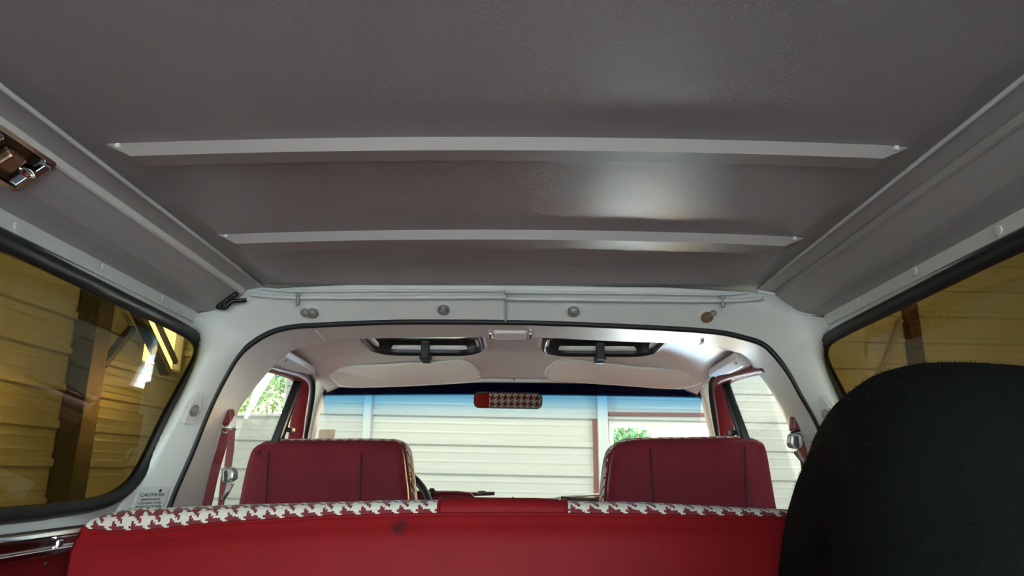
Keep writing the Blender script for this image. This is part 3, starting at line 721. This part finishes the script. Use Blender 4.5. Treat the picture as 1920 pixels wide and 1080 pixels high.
for k, (a_, b_) in enumerate(VC):
    cx_, cy_ = (a_ + b_) / 2, (vy0 + vy1) / 2; zc = hz(cx_, cy_)
    r = empty('roof_vent', (cx_, cy_, zc)); tag(r, ['black framed pop-up roof vent over the driver seat, behind the left sun visor', 'black framed pop-up roof vent over the passenger seat, behind the right sun visor'][k], 'roof vent', 'roof vents')
    ol = rrect(b_ - a_, vy1 - vy0, .075, 7)
    P3 = lambda s, dz: [Vector((cx_ + x * s[0], cy_ + y * s[1], hz(cx_ + x, cy_ + y) + dz)) for x, y in ol]
    rows = [P3((1.05, 1.06), .001), P3((1.03, 1.04), -.006), P3((1.0, 1.0), -.008), P3((.985, .98), -.004)]
    o = loft('bezel', rows, M['liner'], closed=True); put(o, r)
    rows = [P3((.985, .98), -.003), P3((.975, .965), -.014), P3((.93, .91), -.016), P3((.92, .895), -.004), P3((.915, .89), .02), P3((.86, .82), .024), P3((.855, .81), .034)]
    o = loft('black_frame', rows, M['blackplastic'], closed=True); put(o, r)
    top = P3((.87, .83), .034)
    n = len(top)
    o = mesh('glass_pane', top + [p + Vector((0, 0, .004)) for p in top], [tuple(range(n)), tuple(range(n, 2 * n))] + [(i, (i + 1) % n, n + (i + 1) % n, n + i) for i in range(n)], M['clear']); put(o, r)
    lx = onY((799, 1124)[k], 652, 2.0).x
    lt = box('latch', (lx, vy1 - .035, hz(lx, vy1) - .004), (.024, .02, .05), M['blackplastic'], bevel=.003); put(lt, r)
    o = box('latch_lever', (lx, vy1 - .020, hz(lx, vy1) - .022), (.034, .028, .014), M['blackplastic'], bevel=.003); put(o, lt)
    o = box('latch_tab', (lx, vy1 - .004, hz(lx, vy1) - .030), (.026, .03, .010), M['blackplastic'], bevel=.003); put(o, lt)

# ------------------------------------------------ side rail covers, pillars, doors, windshield
def railcover(name, f, label):
    ya, yb = 1.74, 2.21
    A_ = [onY(540, 655, ya), onY(535, 668, ya), onY(519, 683, ya)]
    B_ = [onY(612, 699, yb), onY(605, 708, yb), onY(592, 718, yb)]
    A_ = [A_[0] + Vector((-.05, 0, .01))] + A_ + [A_[2] + Vector((-.05, 0, 0))]
    B_ = [B_[0] + Vector((-.05, 0, .01))] + B_ + [B_[2] + Vector((-.05, 0, 0))]
    rows = [[f(a_.lerp(b_, t)) for a_, b_ in zip(A_, B_)] for t in (0, .25, .5, .75, 1)]
    o = loft(name, rows, M['cover'], closed=True, caps=True, smooth=False); bev(o, .006, 3)
    tag(o, label, 'trim', kind='structure')
    for t in (.06, .94):
        q = f(A_[2].lerp(B_[2], t) * .7 + A_[3].lerp(B_[3], t) * .3); s = f(A_[2]) ; 
        nn = Vector((1, 0, -.8)); nn = nn if f is not mir else Vector((-1, 0, -.8))
        c_ = prism('screw', circ(.004, 10), q, frame_of(nn), .003, M['steel'], bevel=.0006); put(c_, o)
    return o
railcover('trim_5', lambda p: p, 'white plastic cover over the left door rail')
railcover('trim_6', mir, 'white plastic cover over the right door rail')
def apillar(name, f, label):
    C_ = [onY(606, 706, 2.23), onY(601, 728, 2.27), onY(592, 752, 2.32), onY(584, 785, 2.37), onY(578, 816, 2.42), onY(566, 900, 2.55), onY(558, 960, 2.66)]
    C_ = cat(C_, 4)
    o = sweep(name, [f(p) for p in C_], [(x, y) for x, y in rrect(.040, .05, .012, 3)], M['trimcream'], up=(0, 1, 0))
    return tag(o, label, 'trim', kind='structure')
apillar('trim_7', lambda p: p, 'cream windshield pillar trim on the driver side')
apillar('trim_8', mir, 'cream windshield pillar trim on the passenger side')
# header trim over the windshield
rows = []
for i in range(21):
    x = XC - .56 + 1.12 * i / 20; u = (x - XC) / .56
    zt_ = onY(960, 707, 2.262).z - .010 * u * u; Yc = 2.262 - .03 * u * u
    rows.append([Vector((x, Yc - .006, zt_ + .012)), Vector((x, Yc - .012, zt_)), Vector((x, Yc - .004, zt_ - .016)), Vector((x, Yc + .02, zt_ - .016)), Vector((x, Yc + .02, zt_ + .012))])
o = loft('trim_9', rows, M['hoop_paint'], closed=True, caps=True, smooth=False); tag(o, 'off-white header moulding above the windshield', 'trim', kind='structure')
bolt(onY(964, 711, 2.25), (0, -1, -.2), o, .003, 'ink', washer=False)
# windshield
WT = onY(960, 712, 2.275).z
rows = []; uvs = []
NV, NU = 14, 20
for j in range(NV + 1):
    v = j / NV; r_ = []
    for i in range(NU + 1):
        u = -1 + 2 * i / NU; hw = .66 - .05 * v
        r_.append(Vector((XC + u * hw, 2.70 - .425 * v - .05 * u * u, 1.21 + (WT - 1.21) * v - .012 * u * u * v))); uvs.append((u, v))
    rows.append(r_)
ws_ = loft('window_6', rows, M['windshield'], uv=uvs); solid(ws_, .005, 0); tag(ws_, 'curved windshield with dark blue shade band along the top', 'window', kind='structure')
# small sticker on the windshield
c_ = onY(613, 814, 2.47); o = prism('windshield_sticker', rrect(.056, .034, .004), c_, frame_of((0, -1, .35)), .0015, M['sticker']); tag(o, 'small beige rectangular sticker on the lower left windshield', 'sticker')

DP0 = Vector((onY(519, 683, 1.74).x - .035, 0, onY(519, 683, 1.74).z)); DN = Vector((1, 0, -.24)).normalized()
def dp(px, py): return pl(px, py, DP0, DN)
def door(name, f, label):
    r = empty(name, f(dp(480, 940))); tag(r, label, 'door', kind='structure')
    def add(o): put(o, r); return o
    P = cat([dp(470, 681), dp(507, 688), dp(552, 701), dp(566, 714), dp(567, 735), dp(561, 775), dp(555, 820), dp(545, 890), dp(535, 960)], 5)
    add(sweep('window_frame', [f(p) for p in P], rrect(.030, .045, .010, 3), M['redpaint'], up=(1, 0, 0)))
    S = cat([dp(x, y) + Vector((.012, 0, 0)) for x, y in ((505, 680), (556, 694), (577, 709), (579, 738), (572, 785), (565, 820), (551, 900), (542, 960))], 5)
    add(sweep('door_seal', [f(p) for p in S], circ(.006, 10, .008), M['rubber'], up=(1, 0, 0)))
    add(sweep('vent_post', [f(dp(560, 712)), f(dp(520, 818)), f(dp(487, 905))], rrect(.022, .022, .005, 2), M['rubber'], up=(1, 0, 0)))
    add(sweep('vent_window_frame', [f(dp(557, 735)), f(dp(531, 816)), f(dp(505, 900))], circ(.007, 8), M['blackplastic'], up=(1, 0, 0)))
    add(box('vent_latch', f(dp(537, 806) + Vector((.012, 0, 0))), (.02, .03, .014), M['blackplastic'], bevel=.003))
    dq = lambda Y, z: Vector((DP0.x - .24 * (DP0.z - z), Y, z))
    gp = [dq(1.745, 1.655), dp(507, 690), dp(556, 703), dp(565, 720), dp(552, 820), dp(520, 990), dq(1.745, 1.16)]
    n_ = len(gp); V_ = [f(p) for p in gp] + [f(p + Vector((-.004, 0, 0))) for p in gp]
    add(mesh('glass_pane', V_, [tuple(range(n_)), tuple(range(n_, 2 * n_))] + [(i, (i + 1) % n_, n_ + (i + 1) % n_, n_ + i) for i in range(n_)], M['clear']))
    rows = [[f(Vector((x, y, z))) for x, z in ((-.74, 1.20), (-.772, 1.10), (-.768, .95), (-.75, .72))] for y in (1.62, 1.9, 2.3, 2.75)]
    o = loft('lower_panel', rows, M['redpaint']); solid(o, .01, 1); add(o)
    return r
door('door_1', lambda p: p, 'red driver door window frame with black vent window post')
door('door_2', mir, 'red passenger door window frame with black vent window post')
# vehicle floor, hood
o = box('floor', (XC, 1.1, .66), (1.5, 3.0, .03), M['carpet']); tag(o, 'dark red carpeted vehicle floor', 'floor', kind='structure')
rows = [[Vector((XC + u * .90, y, 1.15 - .01 * (y - 2.75) - .010 * u * u)) for u in (-1, -.8, -.4, 0, .4, .8, 1)] for y in (2.74, 3.0, 3.5, 4.0, 4.3)]
o = loft('hood', rows, M['hoodpaint']); solid(o, .02, -1); tag(o, 'red hood of the vehicle beyond the windshield', 'hood', kind='structure')

# ================================================================== FURNISHINGS
# ---- rear bench
S_px = [(155, 990, 983), (166, 995, 968), (205, 998, 957), (240, 998, 951), (305, 994, 951), (400, 983, 947), (510, 976, 944), (620, 970, 941), (720, 967, 938), (822, 965, 937),
        (822, 965, 935), (860, 965, 932), (950, 965, 933), (1020, 965, 934), (1062, 965, 938),
        (1062, 965, 938), (1120, 966, 940), (1220, 967, 942), (1300, 969, 946), (1400, 971, 951), (1483, 972, 955), (1560, 973, 960), (1620, 976, 970), (1650, 984, 982)]
bench = empty('rear_bench_seat', (XC, 1.25, .68)); tag(bench, 'red vinyl rear bench seat with houndstooth top and centre armrest', 'bench seat')
def station(px, ys, yt):
    S = onY(px, ys, 1.16); T = onY(px, yt, 1.183); return S, T
def bprof(S, T, bulge=1.0):
    x = S.x; h = max(.004, T.z - S.z)
    return [Vector((x, 1.160, S.z)), Vector((x, 1.158, S.z + h * .3)), Vector((x, 1.160, S.z + h * .6)), Vector((x, 1.167, S.z + h * .85)), Vector((x, 1.183, T.z)), Vector((x, 1.215, T.z - .003)), Vector((x, 1.26, T.z - .010)), Vector((x, 1.315, T.z - .034)), Vector((x, 1.34, T.z - .08)), Vector((x, 1.36, T.z - .3)), Vector((x, 1.38, T.z - .55))]
ST = [station(*s) for s in S_px]
def uvrow(rows):
    out = []
    for r_ in rows:
        d = 0
        for j, p in enumerate(r_):
            if j: d += (p - r_[j - 1]).length
            out.append((p.x + 3, d + 3))
    return out
def densify(sts, k=4):
    Ss = cat([s for s, t in sts], k); Ts = cat([t for s, t in sts], k); return list(zip(Ss, Ts))
def cushion(name, sts, m, end0=False, end1=False, lift=0):
    rows = [bprof(s, t + Vector((0, 0, lift))) for s, t in densify(sts)]
    n = len(rows[0])
    uv = uvrow(rows); V_ = [p for r_ in rows for p in r_]; Fc = []
    for i in range(len(rows) - 1):
        for j in range(n - 1): Fc.append((i * n + j, i * n + j + 1, (i + 1) * n + j + 1, (i + 1) * n + j))
    Fc.append(tuple(range(n))); Fc.append(tuple((len(rows) - 1) * n + j for j in range(n)))
    o = mesh(name, V_, Fc, m, None, False, uv); autosm(o, 60); put(o, bench); return o
c1 = cushion('seat_cushion', ST[:10], M['hound']); c2 = cushion('seat_cushion', ST[15:], M['hound'])
ar = cushion('armrest', ST[10:15], M['vinyl'])
sb = [s for i, s in enumerate(ST) if i not in (10, 15)]
sd = densify(sb)
def rear(S):
    x = S.x
    return [Vector((x, 1.166, S.z + .002)), Vector((x, 1.157, S.z - .001)), Vector((x, 1.1525, S.z - .005)), Vector((x, 1.152, S.z - .009)), Vector((x, 1.145, S.z - .018)), Vector((x, 1.138, S.z - .032)), Vector((x, 1.136, S.z - .055)), Vector((x, 1.128, S.z - .12)), Vector((x, 1.105, .72))]
rows = [rear(s) for s, t in sd]
side0 = [p.copy() for p in rows[0]]
left = [Vector((p.x + .004, p.y + (.19 if j else .1), p.z)) for j, p in enumerate(rows[0])]
l2 = [Vector((p.x - .001, p.y + .03, p.z)) for p in rows[0]]
right = [Vector((p.x - .004, p.y + .19, p.z)) for p in rows[-1]]
rows = [left, l2] + [[p + Vector((0.006 if i == 0 else 0, 0.0, 0)) for p in r_] for i, r_ in enumerate(rows)] + [right]
o = loft('backrest', rows, M['benchvinyl']); solid(o, .004, 0); put(o, bench)
o = tube('piping', [Vector((s.x, 1.1575, s.z)) for s, t in sd], .0032, M['vinyl'], n=8); put(o, bench)
for k in (9, 14):
    s, t = ST[k]
    o = tube('seam_welt', [q + Vector((0, -.001, .001)) for q in bprof(s, t)[:7]], .0028, M['vinyl'], n=8); put(o, bench)

# ---- front bucket seats
def front_seat(outline_px, seams, label, Yb, ftop):
    cx_ = sum(p[0] for p in outline_px) / len(outline_px)
    base = onY(cx_, 940, Yb)
    r = empty('front_seat', (base.x, Yb + .1, .68)); tag(r, label, 'car seat', 'front bucket seats')
    pts_ = [onY(x, y, Yb) for x, y in outline_px]
    lo, hi = pts_[0], pts_[-1]
    pts_ = [Vector((lo.x - .045, Yb, .74)), Vector((lo.x - .02, Yb, 1.05))] + pts_ + [Vector((hi.x + .02, Yb, 1.05)), Vector((hi.x + .045, Yb, .74))]
    C_ = cat(pts_, 5); cc = Vector((base.x, Yb, 1.1))
    def ring(ins, y):
        out = []
        for i, p in enumerate(C_):
            a_ = C_[max(0, i - 1)]; b_ = C_[min(len(C_) - 1, i + 1)]; t_ = (b_ - a_).normalized(); nn = Vector((-t_.z, 0, t_.x))
            if nn.dot(p - cc) < 0: nn = -nn
            lean = (p.z - 1.1) * .06
            out.append(p + nn * (-ins) + Vector((0, y + lean - (1.3 - 1.1) * .06, 0)))
        return out
    def panel(name, rings, m, uvf=None):
        n = len(C_); V_ = [p for q in rings for p in q]; Fc = []
        for i in range(len(rings) - 1):
            for j in range(n - 1): Fc.append((i * n + j, i * n + j + 1, (i + 1) * n + j + 1, (i + 1) * n + j))
        b = (len(rings) - 1) * n
        h = n // 2                      # close the face with cross strips (left/right symmetric outline)
        for j in range(h):
            k = n - 1 - j
            if k - 1 > j + 1: Fc.append((b + j, b + j + 1, b + k - 1, b + k))
            elif k - 1 == j + 1: Fc.append((b + j, b + j + 1, b + k))
        uv = [(p.x + 3 + (p.y - Yb) * .3, p.z + 3 + (p.y - Yb)) for p in V_]
        o = mesh(name, V_, Fc, m, None, False, uv); autosm(o, 50); put(o, r); return o
    panel('back_shell', [ring(.004, .055), ring(.0, .04), ring(.0, .018), ring(.006, .006), ring(.020, 0), ring(.05, -.004)], M['shaded'])
    panel('cushion', [ring(.006, .050), ring(-.008, .058), ring(-.012, .08), ring(-.010, .12), ring(.005, .15), ring(.04, .165)], M['hound'])
    o = sweep('piping', [p for p in ring(-.002, .047)], circ(.0035, 8), M['shaded'], up=(0, 1, 0)); put(o, r)
    for x0, y0, x1, y1 in seams:
        a_, b_ = onY(x0, y0, Yb - .006), onY(x1, y1, Yb - .012)
        o = tube('seam', [a_, a_.lerp(b_, .5), b_, b_ + (b_ - a_) * 1.5], .0022, M['seam'], n=6); put(o, r)
    # lower cushion of the seat
    o = box('seat_base', (base.x, Yb + .25, .84), (.5, .34, .16), M['hound'], bevel=.05)
    lay = o.data.uv_layers.new(name='UVMap')
    for lp in o.data.loops:
        c0 = o.data.vertices[lp.vertex_index].co; lay.data[lp.index].uv = (c0.x + 3, c0.y + c0.z + 3)
    put(o, r)
    return r
front_seat([(443, 950), (451, 905), (461, 860), (472, 838), (500, 829), (600, 828), (700, 828), (738, 831), (752, 845), (759, 890), (765, 950)],
           [(504, 845, 497, 945), (678, 848, 674, 940)], 'maroon driver seat back with houndstooth edge, in front of the steering wheel', 1.95, 820)
front_seat([(1139, 950), (1143, 900), (1150, 855), (1162, 838), (1195, 827), (1300, 824), (1390, 823), (1428, 826), (1441, 840), (1450, 890), (1459, 950)],
           [(1219, 842, 1226, 950), (1397, 835, 1400, 950)], 'maroon passenger seat back with houndstooth edge, before the bright garage window', 1.95, 818)

# ---- spare tyre in a fleece cover
def tyre():
    x0, wd, yc, zc, r_, yaw, e, lean = .405, .295, .709, 1.106, .355, -.257, 2.255, .184
    mr = .129
    root = empty('spare_tire', (x0, yc, .68)); tag(root, 'upright spare tire wrapped in a fuzzy black fleece cover', 'spare tire')
    Rm = Matrix.Rotation(yaw, 3, 'Z') @ Matrix(((math.cos(lean), 0, math.sin(lean)), (0, 1, 0), (-math.sin(lean), 0, math.cos(lean))))
    from mathutils import noise
    NA, NU_ = 120, 40; rows = []; nrm = []
    for i in range(NA):
        a_ = 2 * math.pi * i / NA; row = []
        for j in range(NU_ + 1):
            # half section from hub on one side over the tread to the hub on the other side
            u = -.5 * math.pi + math.pi * 2 * j / NU_ * .5 + 0
            t_ = j / NU_
            ang = math.pi * (1.18 - 1.36 * t_)     # from inner side to inner side
            cu, su = math.cos(ang), math.sin(ang)
            ax = math.copysign(abs(cu) ** (2 / e), cu) * wd / 2; rd = r_ - mr + math.copysign(abs(su) ** (2 / e), su) * mr
            p = Vector((ax, rd * math.cos(a_), rd * math.sin(a_)))
            p += Vector((cu, su * math.cos(a_), su * math.sin(a_))) * (noise.noise(p * 9) * .006 + noise.noise(p * 30) * .002)
            row.append(Rm @ p + Vector((x0, yc, zc)))
        rows.append(row)
    rows.append(rows[0])
    o = loft('fleece_cover', rows, M['fuzz']); put(o, root)
    # slack fabric closing both faces over the wheel disc
    for j, s in ((0, -1), (NU_, 1)):
        edge = [rows[i][j] for i in range(NA)]; c_ = sum(edge, Vector()) / NA
        c_ -= Rm @ Vector((s * .0, 0, 0))
        rr = [edge] + [[p.lerp(c_, t_) + Rm @ Vector((-s * .0 * t_, 0, 0)) for p in edge] for t_ in (.3, .6, .9, .999)]
        o = loft('face_panel', rr, M['fuzz'], closed=True); put(o, root)
    # pile
    V_ = []; Fc = []
    for k in range(26000):
        i = random.randrange(NA); j = random.randrange(NU_)
        p = rows[i][j].lerp(rows[i + 1][j + 1], random.random()).lerp(rows[i + 1][j], random.random() * .5)
        e1_ = rows[i + 1][j] - rows[i][j]; e2_ = rows[i][j + 1] - rows[i][j]
        nn = e1_.cross(e2_)
        if nn.length < 1e-9: continue
        nn.normalize()
        mid_ = Rm @ Vector((0, (r_ - mr) * math.cos(2 * math.pi * i / NA), (r_ - mr) * math.sin(2 * math.pi * i / NA))) + Vector((x0, yc, zc))
        if nn.dot(p - mid_) < 0: nn = -nn
        d = (nn + Vector((random.uniform(-1, 1), random.uniform(-1, 1), random.uniform(-1, 1))) * .7).normalized()
        s = d.cross(Vector((random.uniform(-1, 1), random.uniform(-1, 1), random.uniform(-1, 1)))).normalized() * .0004
        b = len(V_); V_ += [p - s - nn * .001, p + s - nn * .001, p + d * random.uniform(.002, .0045)]; Fc.append((b, b + 1, b + 2))
    me = bpy.data.meshes.new('fleece_pile'); me.from_pydata(V_, [], Fc)
    o = link('fleece_pile', me, M['fibre']); put(o, root); o['kind'] = 'stuff'
    return root
tyre()

# ---- sun visors
def visor(pxs, label, cl=None):
    r = None
    P = []
    ymin = min(p[1] for p in pxs); ymax = max(p[1] for p in pxs)
    for x, y in pxs:
        t_ = (y - ymin) / (ymax - ymin); P.append(onY(x, y, 2.09 + .10 * t_))
    c_ = sum(P, Vector()) / len(P)
    r = empty('sun_visor', c_); tag(r, label, 'sun visor', 'sun visors')
    C_ = cat(P, 4, closed=True); n_ = len(C_)
    nrm = Vector((0, -.8, -.6)).normalized()
    rows = [[p.lerp(c_, .06) - nrm * 0 + nrm * .007 for p in C_], [p + nrm * .003 for p in C_], [p - nrm * .006 for p in C_], [p.lerp(c_, .06) - nrm * .010 for p in C_]]
    o = loft('padded_board', rows, M['visor'], closed=True, caps=True); autosm(o, 50); put(o, r)
    o = tube('edge_piping', [p + nrm * .003 for p in C_], .0034, M['cover'], closed=True, n=8); put(o, r)
    return r, P, nrm
vis, P, nrm = visor([(617, 697), (626, 689), (730, 683), (810, 679), (864, 676), (880, 681), (896, 695), (899, 708), (890, 714), (755, 722), (652, 724), (630, 716)], 'beige padded sun visor above the steering wheel side')
o = box('end_clip', onY(896, 703, 2.16) + nrm * .004, (.008, .03, .02), M['chrome'], bevel=.002); put(o, vis)
q = onY(632, 715, 2.21); o = tube('pivot_rod', [q, onY(622, 716, 2.22), onY(612, 712, 2.22)], .005, M['chrome'], n=8); put(o, vis)
vis, P, nrm = visor([(1023, 699), (1029, 688), (1055, 674), (1120, 680), (1187, 687), (1299, 698), (1313, 707), (1312, 718), (1268, 727), (1161, 720), (1045, 712), (1027, 706)], 'beige padded sun visor above the passenger seat')
q = onY(1303, 720, 2.21); o = tube('pivot_rod', [q, onY(1312, 724, 2.22), onY(1322, 724, 2.22)], .005, M['chrome'], n=8); put(o, vis)

# ---- rear-view mirror aimed at the front of the bench
mc = onY(953, 751, 2.235)
mtarget = Vector((.17, 1.34, 1.16))
mn = ((CAM - mc).normalized() + (mtarget - mc).normalized()).normalized()
rm = empty('rear_view_mirror', mc); tag(rm, 'black framed rear-view mirror on the windshield reflecting houndstooth', 'mirror')
Rm_ = frame_of(mn)
mw, mh = 128 / 1300 * 2.24, 30 / 1300 * 2.24
ol = [(x, y) for x, y in rrect(mw, mh, .018, 5)]
rows = [[mc + Rm_ @ Vector((x * .85, y * .6, -.022)) for x, y in ol], [mc + Rm_ @ Vector((x, y, -.008)) for x, y in ol], [mc + Rm_ @ Vector((x, y, 0)) for x, y in ol], [mc + Rm_ @ Vector((x * .985, y * .93, .002)) for x, y in ol], [mc + Rm_ @ Vector((x * .965, y * .86, .0)) for x, y in ol]]
o = loft('mirror_housing', rows, M['blackplastic'], closed=True); put(o, rm)
o = prism('mirror_glass', [(x * .968, y * .865) for x, y in ol], mc + Rm_ @ Vector((0, 0, -.003)), Rm_, .0032, M['mirror']); put(o, rm)
o = mesh('housing_back', rows[0], [tuple(range(len(ol)))], M['blackplastic']); put(o, rm)
o = tube('mirror_stem', [mc + Rm_ @ Vector((0, 0, -.02)), mc + Vector((0, .04, .012)), mc + Vector((0, .062, .02))], .006, M['blackplastic'], n=8); put(o, rm)

# ---- seat belts
def ribbon(name, pts_, widths, m, par, t_=.0016, nrm=(0, -1, 0)):
    pts_ = [Vector(p) for p in pts_]; rows = []
    for i, p in enumerate(pts_):
        a_ = pts_[max(0, i - 1)]; b_ = pts_[min(len(pts_) - 1, i + 1)]; d = (b_ - a_).normalized(); s = d.cross(Vector(nrm)).normalized(); w_ = widths[i] / 2
        q = Vector(nrm).normalized() * t_
        rows.append([p - s * w_, p + s * w_, p + s * w_ - q, p - s * w_ - q])
    o = loft(name, rows, m, closed=True, caps=True, smooth=False); put(o, par); return o
def poly(name, pxs, Y, h, m, par, bevel=.003, taper=1.0):
    P = [onY(x, y, Y) for x, y in pxs]; c_ = sum(P, Vector()) / len(P)
    n_ = len(P)
    V_ = P + [c_ + (p - c_) * taper + Vector((0, -h, 0)) for p in P]
    o = mesh(name, V_, [tuple(range(n_))[::-1], tuple(range(n_, 2 * n_))] + [(i, (i + 1) % n_, n_ + (i + 1) % n_, n_ + i) for i in range(n_)], m)
    bev(o, bevel, 2); put(o, par); return o
def under(o, par): put(o, par); return o
bl = empty('seat_belt', onY(420, 800, 1.66)); tag(bl, 'dusty red seat belt hanging on the cab hoop beside the driver seat', 'seat belt', 'front seat belts')
poly('guide_cover', [(416, 800), (417, 790), (430, 769), (436, 766), (441, 769), (442, 782), (444, 800)], 1.67, .022, M['beltplastic'], bl, .004, .82)
poly('guide_lip', [(423, 801), (430, 798), (443, 778), (443, 802)], 1.655, .008, M['visor'], bl, .002)
o = tube('metal_loop', [onY(x, y, 1.652) for x, y in ((418, 803), (418, 812), (424, 812), (442, 804), (440, 800), (421, 803))], .0035, M['chrome'], closed=True, n=8); put(o, bl)
ribbon('webbing', [onY(x, y, Y) for x, y, Y in ((424, 806, 1.655), (414, 845, 1.65), (406, 870, 1.64), (401, 890, 1.64), (392, 930, 1.63), (384, 965, 1.62))], [.021, .021, .021, .021, .021, .021], M['beltplastic'], bl)
ribbon('webbing', [onY(x, y, 1.645) for x, y in ((434, 806), (432, 840), (427, 875))], [.017, .017, .017], M['belt'], bl)
ribbon('webbing', [onY(x, y, 1.655) for x, y in ((420, 895), (416, 930), (412, 965))], [.015, .014, .014], M['belt'], bl)
bk = poly('buckle', [(420, 880), (426, 874), (441, 875), (448, 884), (447, 899), (436, 905), (421, 908)], 1.645, .025, M['steel'], bl, .005, .85)
poly('buckle_slot', [(421, 884), (425, 880), (427, 890), (425, 900), (421, 903)], 1.618, .003, M['blackplastic'], bk, .001)
tg = poly('tongue', [(427, 908), (441, 905), (431, 925), (420, 940), (413, 938), (420, 926)], 1.642, .006, M['chrome'], bl, .002)
poly('tongue_slot', [(425, 924), (429, 921), (421, 936), (417, 936)], 1.635, .002, M['blackplastic'], tg, .0006)
br = empty('seat_belt', onY(1495, 810, 1.66)); tag(br, 'dusty red seat belt hanging on the cab hoop beside the passenger seat', 'seat belt', 'front seat belts')
poly('guide_cover', [(1478, 808), (1480, 784), (1484, 778), (1490, 779), (1506, 800), (1506, 806), (1492, 812)], 1.67, .022, M['beltplastic'], br, .004, .82)
o = tube('metal_loop', [onY(x, y, 1.652) for x, y in ((1484, 812), (1500, 806), (1506, 812), (1504, 820), (1497, 818))], .0035, M['blackplastic'], closed=True, n=8); put(o, br)
bk = poly('buckle', [(1474, 818), (1478, 812), (1494, 812), (1500, 820), (1500, 838), (1494, 844), (1476, 840), (1473, 832)], 1.645, .025, M['steel'], br, .005, .85)
poly('buckle_slot', [(1489, 818), (1496, 818), (1499, 836), (1496, 842), (1489, 832)], 1.618, .003, M['blackplastic'], bk, .001)
poly('tongue', [(1484, 846), (1497, 845), (1503, 856), (1514, 870), (1510, 876), (1502, 868)], 1.642, .006, M['chrome'], br, .002)
ribbon('webbing', [onY(x, y, 1.655) for x, y in ((1500, 812), (1506, 850), (1511, 880), (1519, 920), (1526, 960))], [.019] * 5, M['beltplastic'], br)

# ---- steering wheel
sw = empty('steering_wheel', onY(690, 985, 2.3)); tag(sw, 'black steering wheel rim showing past the driver seat', 'steering wheel')
c_ = onY(688, 988, 2.24); ax_ = Vector((0, -.9, .45)).normalized(); Rs = frame_of(ax_)
pth = [c_ + Rs @ Vector(((.2) * math.cos(2 * math.pi * i / 48), .21 * math.sin(2 * math.pi * i / 48), 0)) for i in range(48)]
o = tube('rim', pth, .012, M['blackplastic'], closed=True, n=12); put(o, sw)
for a_ in (20, 160, 270):
    t_ = math.radians(a_); o = sweep('spoke', [c_ + Rs @ Vector((.04 * math.cos(t_), .04 * math.sin(t_), -.02)), c_ + Rs @ Vector((.2 * math.cos(t_), .21 * math.sin(t_), 0))], rect(.03, .008), M['blackplastic'], up=ax_, smooth=False); put(o, sw)
o = prism('hub', circ(.05, 24), c_ - ax_ * .04, Rs, .035, M['blackplastic'], bevel=.006); put(o, sw)
# ---- dashboard
da = empty('dashboard', (XC, 2.5, 1.0)); tag(da, 'dark red dashboard with raised instrument hood behind the steering wheel', 'dashboard')
pr = [(2.46, .98), (2.41, 1.12), (2.42, 1.18), (2.48, 1.205), (2.66, 1.195), (2.70, .98)]
rows = [[Vector((XC + x, y, z)) for y, z in pr] for x in (-.68, -.3, 0, .3, .68)]
o = loft('dash_pad', rows, M['redpaint'], closed=True, caps=True, smooth=False); bev(o, .012, 3); put(o, da)
hx0, hx1 = onY(640, 925, 2.42).x, onY(890, 930, 2.42).x; ht = onY(840, 922, 2.42).z
rows = []
for x, dz in ((hx0, -.01), (hx0 + .1, 0), (hx1 - .06, 0), (hx1 - .014, -.004), (hx1, -.018)):
    rows.append([Vector((x, 2.41, ht + dz)), Vector((x, 2.425, ht + dz + .003)), Vector((x, 2.56, ht + dz - .02)), Vector((x, 2.56, 1.19)), Vector((x, 2.43, 1.19)), Vector((x, 2.435, ht + dz - .006)), Vector((x, 2.415, ht + dz - .008))])
o = loft('instrument_hood', rows, M['shaded'], closed=True, caps=True, smooth=False); bev(o, .003); put(o, da)
o = prism('dash_knob', hexpts(.014), onY(804, 926, 2.39), frame_of((.5, -.8, .3)), .03, M['blackplastic'], bevel=.004); put(o, da)
# ---- wipers
def wiper(pts_, arm, label):
    r = empty('windshield_wiper', Vector(pts_[0])); tag(r, label, 'wiper', 'windshield wipers')
    o = sweep('blade', pts_, rrect(.012, .014, .003, 2), M['blackplastic']); put(o, r)
    o = tube('arm', arm, .005, M['steel'], n=8); put(o, r)
    o = box('bridge', Vector(pts_[0]).lerp(Vector(pts_[-1]), .5) + Vector((0, .01, .005)), (.03, .012, .012), M['blackplastic'], bevel=.003); put(o, r)
wiper([onY(880, 927, 2.74), onY(905, 926, 2.75), onY(927, 925, 2.76)], [onY(840, 935, 2.76), onY(905, 924, 2.765)], 'black wiper blade resting in front of the instrument hood')
wiper([onY(1052, 934, 2.74), onY(1095, 936, 2.74), onY(1140, 937, 2.74), onY(1200, 940, 2.74)], [onY(985, 941, 2.78), onY(1050, 933, 2.78), onY(1140, 926, 2.79)], 'long black wiper blade left of the passenger seat')
o = bolt(onY(962, 937, 2.76), (0, -.3, 1), bpy.data.objects['hood'], .006, 'blackplastic', washer=False)
# screw on red side panel
q = onX(84, 1057, -.772); o = prism('panel_screw', circ(.004, 12), q, frame_of((1, 0, 0)), .004, M['chrome'], bevel=.001); put(o, wl_)
q = onX(112, 1018, -.757); o = box('belt_clip', q, (.006, .014, .010), M['chrome'], bevel=.002); put(o, bt)
